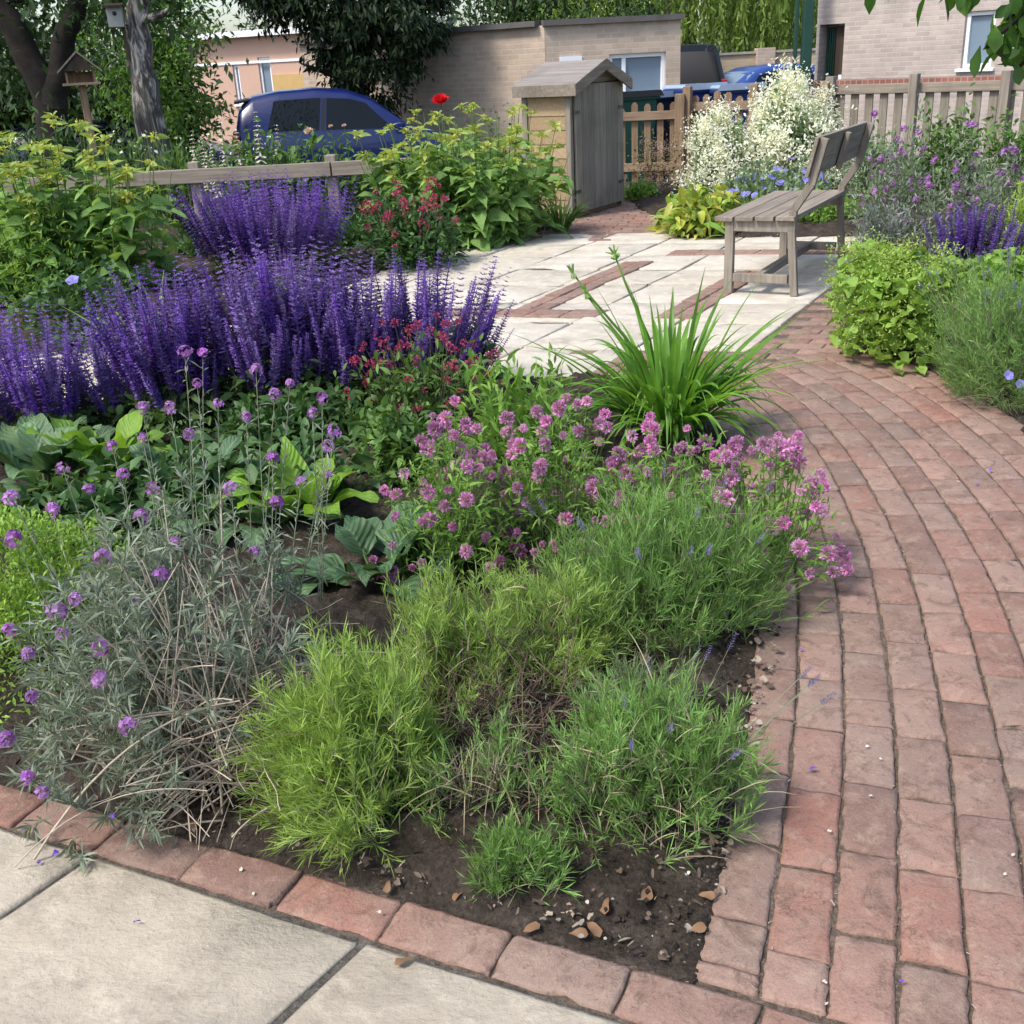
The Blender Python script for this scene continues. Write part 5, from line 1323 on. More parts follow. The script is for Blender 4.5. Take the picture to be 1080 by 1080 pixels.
# dry twiggy middle of the old lavender
x, y = gp(525, 800); t = thing('dead_lavender', 'bare brown twigs of a dead lavender in the dark gap between the green ones', 'dead plant', (x, y + .05, 0.0))
b = MB(750); n = 230; a = b.r.uniform(0, 6.283, n)
b.tubes(np.stack([b.r.normal(0, .07, n), b.r.normal(0, .08, n), np.zeros(n)], -1), np.stack([np.cos(a), np.sin(a), b.r.uniform(.3, 1.6, n)], -1), b.r.uniform(.10, .30, n), .002, seg=6, sides=4, amt=.15, wig=.07); b.build('twigs', M['twig_dark'], t)
b = MB(751); n = 420; P = np.stack([b.r.normal(0, .10, n), b.r.normal(0, .10, n), np.abs(b.r.normal(.06, .05, n))], -1)
b.leaves(P, b.r.normal(0, 1, (n, 3)) + np.array([0, 0, .6]), b.r.uniform(.015, .04, n), .003, seg=2, cols=2, kind='needle'); b.build('dry_leaves', M['stem_grey'], t)

# pink globe flowers (four plants grown together)
def globe_plant(label, s, n, seed, fol=1500, mat=M['fresh_leaf'], pts=None):
    x, y, rx, ry, h = s; rg = np.random.default_rng(seed)
    t = bush('globe_flower_plant', label, 'pink flower', s, fol, .045, .0085, mat, seed, droop=.3, inner=.5, group='mauve pink globe flowers', rnd=.5, upz=.5)
    P, N = shell(rg, n, rx * 1.02, ry * 1.05, h * 1.0)
    P[:, 2] += rg.uniform(.0, .05, n)
    base = P * np.array([.5, .5, .2]); stalks(t, seed + 3, base, P, .0016, M['stem'], amt=.05)
    place(t, 'globe_flower', H_PINK, P, nrm(N + np.array([0, 0, .5])), rg.uniform(.42, .92, n), rg)
    # whorls of narrow leaves under the heads
    f = MB(seed + 4); k = 7; Q = np.repeat(P - nrm(P - base) * .05, k, 0); D = f.r.normal(0, 1, Q.shape); D[:, 2] = np.abs(D[:, 2]) * .3
    f.leaves(Q, D, .032, .008, seg=2, droop=.2, cols=3); f.build('whorl_leaves', mat, t)
    return t
globe_plant('pink globe flowers at the left, above the broad dark leaves', spot(400, 560, 640, 450, .24), 86, 800)
globe_plant('pink globe flowers in the middle, in front of the strappy daylily', spot(490, 690, 620, 435, .24), 84, 810)
globe_plant('pink globe flowers crowding the top of the upright lavender', spot(600, 820, 635, 455, .24), 92, 820)
globe_plant('pink globe flowers spilling over the edge of the brick path', spot(735, 885, 645, 472, .26), 84, 830, 1000)

# daylily
x, y = gp(705, 470); t = thing('daylily', 'large clump of arching strap leaves with tall budded stalks beside the brick path', 'daylily', (x, y, .02))
f = MB(840); n = 290; a = f.r.uniform(0, 6.283, n); e = np.stack([np.cos(a), np.sin(a)], -1); L = f.r.uniform(.45, 1.0, n)
D = np.concatenate([e * f.r.uniform(.1, .85, (n, 1)), np.ones((n, 1))], -1)
f.leaves(np.concatenate([e * .07 * f.r.uniform(.2, 1, (n, 1)), np.zeros((n, 1))], -1), D, L, f.r.uniform(.016, .030, n), seg=12, droop=f.r.uniform(.25, .9, n), kind='blade', fold=.5, upv=np.concatenate([-e, np.full((n, 1), .6)], -1))
f.build('leaves', M['strap'], t, smooth=True)
b = MB(841); bd = []
for px, py in ((648, 268), (604, 288), (618, 310)):
    tip = np.array(at(px, py, y + .05)) - np.array([x, y, .02]); mid = tip * np.array([.35, .35, .55]); b.path([(0, 0, 0), mid * .6, mid, tip * np.array([.8, .8, .85]), tip], [.006, .006, .005, .0045, .003], 6); bd.append(tip)
b.build('flower_stalk', M['strap'], t, smooth=True)
for k, tip in enumerate(bd):
    b = MB(842 + k); d = nrm(np.random.default_rng(k).normal(0, .5, (7, 3)) + np.array([-.2, 0, 1.0])); b.tubes(np.tile(tip, (7, 1)) - d * .02, d, .055, .007, seg=3, sides=6, taper=.75); b.build('bud', M['iris'], t, smooth=True)

# leafy green stems behind the globes
bush('astrantia_foliage', 'bushy lance-leaved green plant behind the left pink globes', 'leafy plant', spot(370, 480, 530, 425, .2), 900, .075, .022, M['mid_leaf'], 850, droop=.35, seg=3)
bush('leafy_perennial', 'upright plant of narrow green leaves to the left of the daylily', 'leafy plant', spot(465, 640, 520, 385, .26), 1300, .085, .017, M['fresh_leaf'], 860, droop=.3, upz=.7, seg=3)
bush('leafy_perennial', 'low dark green leaves below the violet salvia in the middle of the bed', 'leafy plant', spot(210, 420, 500, 415, .3), 1100, .08, .03, M['dark_leaf'], 865, droop=.3)
# crimson flowers in front of the salvia
s = spot(362, 545, 470, 345, .22); x, y, rx, ry, h = s; rg = np.random.default_rng(870)
t = bush('crimson_valerian', 'crimson flowered plant in front of the right end of the violet salvia', 'red flower', s, 700, .06, .018, M['mid_leaf'], 870, inner=.4)
P, N = shell(rg, 98, rx * 1.05, ry, h * 1.08, .3); stalks(t, 871, P * np.array([.55, .55, .25]), P, .0018, M['stem_purple']); place(t, 'flower_head', H_CRIM, P, None, rg.uniform(.6, 1.15, 98), rg)

# violet salvia of the front bed
salvia('violet salvia at the right, its tips against the pale patio', spot(335, 552, 440, 270, .34), 95, 900, lean=(.02, 0), hvar=(.5, 1.08), extra=60, cover=1.2, crownf=.55)
salvia('violet salvia in the middle, densest and behind the lilac wallflowers', spot(205, 410, 460, 258, .38), 95, 910, extra=190, cover=1.6, crownf=.55, hvar=(.6, 1.06))
salvia('violet salvia filling the band between the densest clump and the crimson flowers', spot(300, 450, 450, 275, .32), 90, 915, extra=90, cover=1.4, hvar=(.5, 1.05))
salvia('violet salvia between the left edge clump and the iris leaves', spot(85, 200, 478, 318, .3), 48, 925, extra=20, cover=1.2, hvar=(.45, 1.05))
salvia('violet salvia to the left of the densest one, beside the iris leaves', spot(125, 275, 475, 285, .36), 95, 920, extra=120, lean=(-.04, 0), cover=1.4, crownf=.5, hvar=(.55, 1.05))
salvia('violet salvia at the left edge of the photo in the front bed', spot(-50, 140, 505, 325, .36), 95, 930, lean=(-.03, 0), extra=100, cover=1.2, hvar=(.5, 1.05))

bush('leafy_perennial', 'dark low leaves filling the bed round the broad-leaved rosettes at the left', 'leafy plant', spot(-20, 400, 590, 470, .42), 1700, .10, .04, M['dark_leaf'], 868, droop=.35, kind='ovate')
# broad leaved rosettes
def rosette(label, px, py, n, L, W, mat, seed, up=(.35, 1.6), cat='broad-leaved plant', nm='broad_leaved_plant', wavy=.12, droop=(.25, .7)):
    x, y = gp(px, py); t = thing(nm, label, cat, (x, y, .015)); f = MB(seed); rg = f.r
    a = np.arange(n) * 2.4 + rg.normal(0, .2, n); e = np.stack([np.cos(a), np.sin(a)], -1); u = rg.uniform(*up, n)
    D = np.concatenate([e, u[:, None]], -1); LL = L * rg.uniform(.7, 1.15, n); D = nrm(D); pet = LL * .35
    P0 = np.concatenate([e * .015, np.zeros((n, 1))], -1)
    f.leaves(P0 + D * pet[:, None], D, LL, W * rg.uniform(.75, 1.15, n), seg=9, droop=rg.uniform(*droop, n), kind='ovate', fold=.25, upv=np.concatenate([-e, np.full((n, 1), .8)], -1), wavy=wavy)
    f.build('leaves', mat, t, smooth=True)
    b = MB(seed + 1); b.tubes(P0, D, pet * 1.1, .005, seg=2, sides=5, taper=.2); b.build('leaf_stalk', M['stem'], t)
    return t
rosette('rosette of bright lime broad leaves left of centre behind the lilac wallflowers', 118, 520, 16, .32, .12, M['broad_lime'], 950, up=(.7, 2.6))
rosette('blue green broad leaves at the left edge in front of the salvia', 50, 525, 17, .32, .15, M['broad'], 955, up=(.5, 2))
rosette('blue green broad leaves in the middle behind the grey wallflower', 215, 548, 18, .32, .14, M['broad'], 960, up=(.5, 2))
rosette('lime and green upright broad leaves to the right of the middle rosette', 325, 560, 16, .32, .11, M['broad_lime'], 965, up=(.8, 2.8))
rosette('dark green broad leaves beside the bare soil, left of the pink globes', 400, 620, 16, .25, .14, M['broad_dark'], 970, up=(.3, 1.6))
rosette('blue green broad leaves between the lime rosette and the grey wallflower', 275, 565, 15, .28, .12, M['broad'], 975, up=(.4, 1.8))

# grey wallflower with twisted bare wood
s = spot(50, 402, 892, 528, .36); x, y, rx, ry, h = s
t = thing('perennial_wallflower', 'sprawling grey leaved wallflower with twisted bare stems and lilac flowers at the front left', 'wallflower', (x, y, .0))
rg = np.random.default_rng(980)
P, N, r = mound(rg, 780, rx * 1.1, ry * 1.1, h, .6, .12, 980, .0)
keep = ~((P[:, 0] > .02 * rx) & (P[:, 1] < .35 * ry) & (rg.uniform(0, 1, len(P)) < .78))    # bare on the right where the old wood shows
P, N = P[keep], N[keep]; D0 = nrm(N + rg.normal(0, .35, P.shape) + np.array([0, 0, .45])); k = 24; n = len(P)
f = MB(981); Q = np.repeat(P, k, 0) - np.repeat(D0, k, 0) * f.r.uniform(0, .05, (n * k, 1)); D = nrm(np.repeat(D0, k, 0) * .75 + f.r.normal(0, .62, Q.shape)); L = f.r.uniform(.025, .052, n * k)
f.leaves(Q, D, L, L * .13, seg=2, droop=.15, kind='lance', cols=3, fold=.3, upv=f.r.normal(0, 1, Q.shape)); f.build('foliage', M['grey_leaf'], t)
m_ = rg.permutation(len(P))[:150]; e_ = P[m_]; b_ = np.stack([rx * .15 + rg.normal(0, .05, 150), rg.normal(-.02, .06, 150), np.full(150, .01)], -1)
stalks(t, 984, b_, e_, .0028, M['twig'], seg=9, amt=.10, name='woody_stem', sides=5)
e2, _ = shell(rg, 520, rx * 1.0, ry * .98, h * .78, .02); e2 = e2[(e2[:, 0] > -.15 * rx) & (e2[:, 1] < .5 * ry)][:190]; n2 = len(e2)
b2 = np.stack([rx * .2 + rg.normal(0, .15, n2), rg.normal(0, .13, n2), np.full(n2, .01)], -1)
for k_, am_ in enumerate((.25, .6, .05)): stalks(t, 986 + k_, b2[k_::3], e2[k_::3], rg.uniform(.0012, .003, len(e2[k_::3])), M['twig'], seg=10, amt=am_, name='bare_stems', sides=5)
b = MB(982); n = 40; a = b.r.uniform(-2.6, 1.2, n); B0 = np.stack([rx * .25 + b.r.normal(0, .05, n), b.r.normal(-.05, .08, n), b.r.uniform(.02, .25, n) * h], -1)
D = np.stack([np.cos(a), np.sin(a) * .7, b.r.uniform(.15, 1.1, n)], -1)
b.tubes(B0, D, b.r.uniform(.25, .9, n) * rx, b.r.uniform(.0009, .0024, n), seg=12, sides=5, amt=b.r.uniform(-.1, .15, n), wig=.014, taper=.5); b.build('bare_stems', M['twig'], t, smooth=True)
b = MB(983); n = 30; a = b.r.uniform(0, 6.28, n); B0 = np.stack([rx * .45 + b.r.normal(0, .10, n), b.r.normal(0.05, .08, n), b.r.uniform(.02, .35, n) * h], -1)
b.tubes(B0, np.stack([np.cos(a), np.sin(a), b.r.uniform(-.3, 1.0, n)], -1), b.r.uniform(.14, .40, n), .0018, seg=12, sides=5, amt=.2, wig=.018, taper=.5); b.build('bare_stems', M['twig'], t, smooth=True)
def wall_heads(t, o, pts, seed, rad=.0016, sc=(.8, 1.3)):
    rg = np.random.default_rng(seed); P = np.array(pts) - np.array(o); base = P * np.array([.75, .75, .35]) + rg.normal(0, .02, P.shape); base[:, 2] = np.minimum(base[:, 2], P[:, 2] - .12)
    stalks(t, seed, base, P, rad, M['stem_grey'], amt=.02, name='flower_stalk')
    f = MB(seed + 1); k = 44; u = f.r.uniform(.02, .99, (len(P) * k, 1)); Q = np.repeat(base, k, 0) * (1 - u) + np.repeat(P, k, 0) * u
    f.leaves(Q, np.array([0, 0, .9]) + f.r.normal(0, .6, Q.shape), f.r.uniform(.016, .044, len(Q)), .005, seg=2, cols=3, kind='lance'); f.build('stem_leaves', M['grey_leaf'], t)
    place(t, 'flower_head', H_LILAC, P, None, rg.uniform(*sc, len(P)), rg)
hp = [(108, 588, 1.0), (14, 568, 1.0), (34, 735, 1.0), (105, 683, .9), (66, 668, 1.0), (80, 632, 1.1), (10, 665, 1.1), (30, 690, 1.0), (136, 765, .9), (104, 716, .9), (28, 820, .8), (44, 836, .8), (6, 780, .8), (145, 635, 1.2), (170, 607, 1.25), (268, 582, 1.25), (184, 572, 1.3), (150, 545, 1.35), (244, 515, 1.35), (130, 500, 1.4), (55, 538, 1.35), (12, 525, 1.4), (94, 516, 1.4), (66, 494, 1.45),
      (150, 462, 1.5), (200, 458, 1.5), (208, 404, 1.6), (260, 440, 1.55), (230, 425, 1.6), (306, 404, 1.65), (290, 416, 1.6), (346, 470, 1.55), (288, 484, 1.5), (160, 515, 1.35), (340, 420, 1.6), (270, 390, 1.65), (195, 370, 1.7), (214, 372, 1.7), (346, 500, 1.5), (292, 530, 1.4), (180, 430, 1.6), (330, 435, 1.6), (318, 508, 1.5), (352, 455, 1.6), (60, 645, 1.1), (150, 430, 1.65), (118, 470, 1.5)]
y0 = y
wall_heads(t, (x, y, 0), [at(px, py, y0 - .30 * ry + (f_ - 1.1) * 1.0) for px, py, f_ in hp], 985, sc=(.7, 1.12))

# lime hebe at the left
bush('hebe_bush', 'dense lime green hebe mound at the left edge behind the wallflower flowers', 'hebe', spot(-90, 200, 775, 508, .40), 11000, .022, .008, M['hebe'], 990, kind='lance', inner=.75, lump=.10, rnd=.55, upz=.6, cols=3, seg=2)
# iris leaves
x, y = gp(180, 405); t = thing('iris_clump', 'pale green sword leaves leaning left of the violet salvia', 'iris', (x, y, .01)); f = MB(995); n = 34
D = np.stack([f.r.normal(-.35, .55, n), f.r.normal(0, .3, n), np.ones(n)], -1); f.leaves(np.stack([f.r.normal(0, .07, n), f.r.normal(0, .06, n), np.zeros(n)], -1), D, f.r.uniform(.35, .75, n), .024, seg=8, droop=f.r.uniform(.05, .5, n), kind='blade', fold=.3); f.build('leaves', M['iris'], t, smooth=True)

# ------------------------------------------------------------------ back-left bed
bush('fleabane_bush', 'fine leaved lime bush at the left edge below the yellow flowers', 'bush', spot(-40, 130, 345, 195, .5), 3000, .06, .012, M['fresh_leaf'], 1000, inner=.5, upz=.7)
s = spot(20, 190, 375, 285, .35); t = bush('geranium_groundcover', 'low dark green geranium with one blue flower on the left', 'geranium', s, 1500, .05, .04, M['dark_leaf'], 1010, kind='ovate', inner=.6)
p = np.array(at(77, 296, s[1] - .2)) - np.array([s[0], s[1], .01]); stalks(t, 1011, np.array([[p[0], p[1] + .05, .1]]), p[None], .002, M['stem']); place(t, 'flower', H_BLUE, [p], [(-.1, -.6, .6)], 1.5, np.random.default_rng(1))

def phlomis(label, s, n, seed, lean=0.0, spread=1.0, hv=(.6, 1.02)):
    x, y, rx, ry, h = s; t = thing('jerusalem_sage', label, 'phlomis', (x, y, .01), 0, 'yellow whorled sages'); f = MB(seed); rg = f.r
    a = rg.uniform(0, 6.283, n); r = np.sqrt(rg.uniform(0, 1, n)); tip = np.stack([np.cos(a) * r * rx + lean, np.sin(a) * r * ry, h * rg.uniform(*hv, n) * (1 - .15 * r)], -1)
    base = tip * np.array([.7, .7, 0]); stalks(t, seed + 1, base, tip, .005, M['stem'], name='stem', sides=5)
    whorl = []
    for i in range(n):
        for q in range(2):
            u = 1.0 - q * .17
            if q and rg.uniform() < .3: continue
            whorl.append(base[i] + (tip[i] - base[i]) * u)
    whorl = np.array(whorl)[:96]
    place(t, 'flower_whorl', H_YEL, whorl, None, rg.uniform(.95, 1.7, len(whorl)), rg)
    k = 24; u = rg.uniform(.03, .78, n * k)[:, None]; Q = np.repeat(base, k, 0) * (1 - u) + np.repeat(tip, k, 0) * u
    D = rg.normal(0, 1, Q.shape); D[:, 2] = rg.uniform(-.3, .9, len(Q)); L = rg.uniform(.10, .23, len(Q)) * (1.35 - .75 * u[:, 0])
    f.leaves(Q, D, L, L * .52, seg=5, droop=.35, kind='ovate', fold=.25, wavy=.06); f.build('foliage', M['phlomis'], t, smooth=True)
    return t
phlomis('tall yellow whorled sage at the left below the bird table', spot(-40, 215, 335, 118, .6), 62, 1020)
phlomis('tall yellow whorled sage in front of the flat-roofed building beside the shed', spot(385, 612, 264, 110, .65), 84, 1040, hv=(.7, 1.04))
salvia('violet salvia at the back in front of the knee rail', spot(192, 392, 308, 184, .6), 95, 1060, spike=(.5, .7), extra=260, fat=.8, hvar=(.75, 1.05), cover=.8, crownf=.5)
salvia('low drift of violet salvia between the back clump and the patio edge', spot(255, 340, 320, 262, .25), 40, 1065, spike=(.4, .6))
s = spot(372, 500, 290, 200, .45); x, y, rx, ry, h = s; rg = np.random.default_rng(1070)
t = bush('crimson_valerian', 'dark green bush with crimson flowers between the back salvia and the yellow sage', 'red flower', s, 2600, .075, .028, M['dark_leaf'], 1070, inner=.5)
P, N, _ = mound(rg, 60, rx * 1.0, ry, h, .92, .2, 1071, .45); stalks(t, 1072, P * np.array([.7, .7, .5]), P, .003, M['stem_purple']); place(t, 'flower_head', H_CRIM, P, None, rg.uniform(1.2, 2.1, 60), rg)
# tuft of rushy leaves beside the shed
x, y = gp(603, 243); t = thing('day_lily_tuft', 'dark rushy tuft at the left foot of the tool shed', 'grass tuft', (x - .1, y, 0)); f = MB(1080); n = 130; a = f.r.uniform(0, 6.283, n)
f.leaves(np.stack([np.cos(a) * .06, np.sin(a) * .06, 0 * a], -1), np.stack([np.cos(a) * .5, np.sin(a) * .5, np.ones(n)], -1), f.r.uniform(.3, .6, n), .014, seg=6, droop=f.r.uniform(.2, .7, n), kind='blade', cols=3); f.build('leaves', M['mid_leaf'], t)

for x_, w_, lab in ((-2.3, .8, 'dark green undergrowth below the knee rail at the left of the back salvia'), (-1.15, .45, 'dark green undergrowth below the knee rail at the right of the back salvia')):
    bush('undergrowth', lab, 'leafy plant', (x_, 9.5, w_, .6, .36), 1500, .09, .035, M['dark_leaf'], 1090 + int(w_ * 100), upz=.6)
# flowers beyond the knee rail
def spire(nm, label, cat, px, pyt, yy, mat, seed, pyb=175, fat=.028, group=None, frac=.55):
    x, _, zt = at(px, pyt, yy); t = thing(nm, label, cat, (x, yy, 0), 0, group); b = MB(seed); B0 = np.array([[0, 0, zt * (1 - frac)]]); D = np.array([[.02, 0, 1.0]])
    spikes(b, B0, D, np.array([zt * frac]), np.array([fat]), whorls=16, per=5, taper=.7, up=-.2); b.build('flower_spire', mat, t)
    c = MB(seed + 1); c.tubes(np.array([[0, 0, 0.0]]), D, zt * .98, .006, seg=4, sides=5, taper=.6); c.build('stem', M['stem'], t)
    f = MB(seed + 2); n = 12; a = f.r.uniform(0, 6.283, n); f.leaves(np.stack([0 * a, 0 * a, f.r.uniform(0, .4, n) * zt], -1), np.stack([np.cos(a), np.sin(a), np.full(n, .5)], -1), .18, .07, seg=4, droop=.4, kind='ovate'); f.build('leaves', M['mid_leaf'], t)
M['pale_bell'] = leafmat('pale_bell', [(.60, .58, .58), (.68, .66, .64), (.56, .48, .55)], .35)
for px, pyt, yy, lab in ((268, 118, 11.2, 'tallest white foxglove spire in front of the tail of the blue hatchback'), (230, 124, 11.3, 'white foxglove spire second from the tallest, left of the hatchback'), (201, 138, 11.1, 'white foxglove spire nearest to the birch trunk'),
                         (290, 132, 11.4, 'mauve-tinged foxglove spire just right of the tallest'), (222, 152, 11.0, 'short pinkish foxglove spire low by the knee rail'), (247, 136, 11.25, 'white foxglove spire between the two tallest ones left of the hatchback'), (212, 146, 11.4, 'shorter white foxglove spire right beside the one nearest the birch')):
    spire('foxglove', lab, 'foxglove', px, pyt, yy, M['pale_bell'], 1100 + px, fat=.065, group='foxgloves beyond the knee rail')
bush('peony_bush', 'green bush with pale pink blooms in front of the blue hatchback', 'peony', (at(325, 170, 11.3)[0], 11.3, 1.15, .35, zat(at(325, 170, 11.3)[0], 11.3, 122)), 2600, .11, .04, M['mid_leaf'], 1110)
pt = bpy.data.objects['peony_bush']; o = np.array(pt.location)
for i, (px, py, sc) in enumerate(((326, 140, 1.15), (349, 134, .5), (363, 133, .5))):
    p = np.array(at(px, py, 10.95)) - o; place(pt, 'bloom', H_BLUSH, [p], [(-.1, -.6, .7)], sc, np.random.default_rng(i)); stalks(pt, 1115 + i, (p + np.array([0, .1, -.3]))[None], p[None], .004, M['stem'])
bush('leafy_border', 'mixed dark green border plants under the birch beyond the yellow flowers', 'leafy plant', (at(185, 170, 11.6)[0], 11.7, 1.3, .4, zat(at(185, 170, 11.6)[0], 11.7, 132)), 2600, .13, .03, M['mid_leaf'], 1120, upz=.7)
bush('leafy_border', 'shaded green border plants at the far left under the twin-trunk tree', 'leafy plant', (at(30, 170, 11.8)[0], 11.9, 1.5, .4, zat(at(30, 170, 11.8)[0], 11.9, 122)), 2800, .13, .03, M['dark_leaf'], 1125, upz=.7)
s_ = MB(1130); rg = s_.r; t = thing('daisy_patch', 'scatter of small white flowers beyond the left end of the knee rail', 'daisy', (at(180, 160, 11.0)[0], 11.0, 0), 0)
P = np.stack([rg.uniform(-.55, 1.0, 40), rg.normal(0, .25, 40), np.zeros(40)], -1); P[:, 2] = [zat(t.location.x + a, 11.0 + b_, rg.uniform(138, 168)) for a, b_ in P[:, :2]]
stalks(t, 1131, P * np.array([1, 1, 0]), P, .003, M['stem']); place(t, 'flower', H_BLUE[:1] and heads('daisy', M['white_petal'], 'open', 1, 570, 5, .03), P, [tuple(v) for v in rg.normal(0, .6, (40, 3)) + np.array([0, -.4, .6])], rg.uniform(.3, .75, 40), rg)
p = np.array(at(465, 107, 10.9)); t = thing('red_poppy', 'single bright red poppy above the yellow sage', 'poppy', (p[0], p[1], 0)); q = np.array([0, 0, p[2]]); stalks(t, 1140, np.zeros((1, 3)), q[None], .005, M['stem']); place(t, 'flower', H_RED, [q - np.array([0, 0, .02])], [(-.1, -.5, .8)], 1.1, np.random.default_rng(1))
bush('leafless_shrub', 'small open shrub against the flat-roofed building behind the yellow sage', 'shrub', (at(510, 120, 12.6)[0], 12.6, .55, .3, zat(at(510, 120, 12.6)[0], 12.6, 92)), 420, .06, .03, M['dark_leaf'], 1150, inner=.4, stem=M['twig_dark'])

# ------------------------------------------------------------------ by the gate and the bench
s = (at(692, 165, 12.6)[0], 12.6, .42, .3, zat(at(692, 165, 12.6)[0], 12.6, 132)); rg = np.random.default_rng(1200)
t = bush('blush_shrub', 'shrub with tiny blush white flowers growing against the picket gate', 'shrub', s, 700, .04, .02, M['red_leaf'], 1200, stem=M['twig_dark'], inner=.35)
P, N, _ = mound(rg, 90, s[2], s[3], s[4], .75, .2, 1201); place(t, 'flower_head', H_PINKSM, P, None, rg.uniform(.7, 1.4, 90), rg)
bush('leafy_edging', 'low green plants at the foot of the picket gate', 'leafy plant', spot(650, 700, 213, 190, .25), 500, .08, .04, M['fresh_leaf'], 1205, kind='ovate')
s = spot(683, 792, 252, 188, .42); bush('gold_hosta', 'green and gold leaved hosta in front of the bench end', 'hosta', s, 620, .19, .06, M['hosta'], 1210, kind='lance', droop=.5, inner=.5, seg=5, upz=.5, stems=False)
s = spot(748, 890, 240, 168, .5); rg = np.random.default_rng(1220)
t = bush('blue_geranium', 'loose green plant with blue violet flowers behind the bench', 'geranium', s, 2200, .07, .03, M['valerian_leaf'], 1220, kind='lance', inner=.4, upz=.5)
P, N, _ = mound(rg, 70, s[2], s[3], s[4], .95, .15, 1221, .2); stalks(t, 1222, P * np.array([.6, .6, .4]), P, .002, M['stem']); place(t, 'flower', H_BLUE, P, nrm(N + np.array([0, -.6, .3])), rg.uniform(.9, 1.5, 70), rg)
def white_val(label, s, n, seed):
    x, y, rx, ry, h = s; rg = np.random.default_rng(seed); t = bush('white_valerian', label, 'valerian', s, 2400, .09, .035, M['valerian_leaf'], seed, kind='lance', inner=.5, upz=.4, group='white valerian bushes')
    P, N = shell(rg, n, rx, ry, h, .1); stalks(t, seed + 3, P * np.array([.5, .5, .2]), P, .003, M['stem']); place(t, 'flower_head', H_WHITE, P, nrm(N + np.array([0, 0, .8])), rg.uniform(1.0, 1.7, n), rg)
yv = 11.9
white_val('tall white valerian bush, the larger, behind the bench', (at(832, 200, yv)[0], yv, pxw(yv, 57), .5, zat(at(832, 200, yv)[0], yv, 82)), 98, 1230)
white_val('smaller white valerian bush just right of the picket gate', (at(757, 200, yv - .2)[0], yv - .2, pxw(yv, 34), .35, zat(at(757, 200, yv - .2)[0], yv - .2, 117)), 60, 1240)

# ------------------------------------------------------------------ right-hand border
s = spot(862, 1012, 390, 240, .36); x, y, rx, ry, h = s
t = bush('ladys_mantle', 'lime green frothy mound with scalloped leaves at the bend of the brick path', 'alchemilla', s, 1000, .07, .072, M['alchemilla'], 1300, kind='ovate', inner=.6, fold=.35, wavy=.1, seg=4)
f = MB(1301); P, N, _ = mound(f.r, 9000, rx * 1.03, ry * 1.03, h * 1.06, .86, .25, 1300, .1); P += f.r.normal(0, .02, P.shape); f.leaves(P, f.r.normal(0, 1, P.shape), f.r.uniform(.008, .018, len(P)), .011, seg=1, cols=3, kind='petal'); f.build('flower_froth', M['lime_froth'], t)
s = spot(968, 1140, 440, 258, .36); t = lavender('lavender_bush', 'tall grey green lavender at the right edge of the photo beside the path', s, 1000, M['green_shoot'], 1310, leaf=.055, lw=.0036, shoot=(.16, .36), per=24, drp=(0, .15), lean=(-.1, -.1))
lav_stalks(t, s, 60, 1311, hh=(.95, 1.15)); rg = np.random.default_rng(3)
for k, (px, py) in enumerate(((1064, 396), (1076, 405))): 
    p = np.array(at(px, py, s[1] - s[3] * .95)) - np.array([s[0], s[1], 0]); place(t, 'flower', H_BLUE, [p], [(-.2, -.7, .4)], .8, rg)
bush('ladys_mantle', 'second lime green mound between the tall lavender and the violet spikes', 'alchemilla', spot(985, 1110, 330, 262, .35), 1500, .06, .05, M['alchemilla'], 1320, kind='ovate', inner=.6)
salvia('violet salvia spikes above the lime mounds on the right', spot(965, 1085, 308, 210, .25), 48, 1330, spike=(.5, .68), hvar=(.8, 1.04), fat=1.15)
def wallflower(label, s, n, seed, fol=1500, mat=M['grey_leaf'], hv=.9):
    x, y, rx, ry, h = s; t = bush('perennial_wallflower', label, 'wallflower', s, fol, .06, .012, mat, seed, inner=.4, upz=.8, group='lilac wallflowers in the right-hand border'); rg = np.random.default_rng(seed)
    P, N, _ = mound(rg, n, rx, ry, h * 1.05, .85, .15, seed, .25); wall_heads(t, (0, 0, 0), P, seed + 5, .0025, (.9, 1.8)); return t
wallflower('lilac wallflower in the middle of the right border, behind the violet spikes', spot(955, 1055, 290, 150, .4), 44, 1340, 2200)
wallflower('lilac wallflower right behind the bench back', spot(885, 985, 262, 128, .4), 40, 1350, 2200)
wallflower('lilac wallflower at the far right below the picket fence', spot(1010, 1100, 262, 130, .35), 36, 1360)
bush('catmint', 'pale grey lavender coloured catmint between the bench and the lime mound', 'catmint', spot(890, 965, 290, 200, .3), 1700, .05, .012, leafmat('catmint_leaf', [(.18, .19, .24), (.22, .24, .22), (.14, .18, .11)], .3), 1370, upz=.9, inner=.35)
s = spot(1030, 1120, 290, 178, .35); bush('lime_spurge', 'bright lime fine-leaved bush at the right edge below the fence', 'bush', s, 2600, .06, .012, M['lime_froth'], 1380, inner=.55, upz=.7)
yv = 9.9; bush('green_shrub', 'upright mid green shrub against the right picket fence', 'shrub', (at(1000, 170, yv)[0], yv, pxw(yv, 48), .35, zat(at(1000, 170, yv)[0], yv, 110)), 2400, .08, .03, M['mid_leaf'], 1390, inner=.5)
bush('green_shrub', 'leafy green shrub at the right edge in front of the fence', 'shrub', (at(1075, 170, 9.0)[0], 9.0, pxw(9, 44), .35, zat(at(1075, 170, 9.0)[0], 9.0, 106)), 2400, .07, .03, M['mid_leaf'], 1395, inner=.5)
bush('green_shrub', 'pale green leafy shrub between the bench back and the fence', 'shrub', (at(925, 170, 10.8)[0], 10.8, pxw(10.8, 40), .35, zat(at(925, 170, 10.8)[0], 10.8, 128)), 2200, .07, .025, M['valerian_leaf'], 1398, inner=.5)
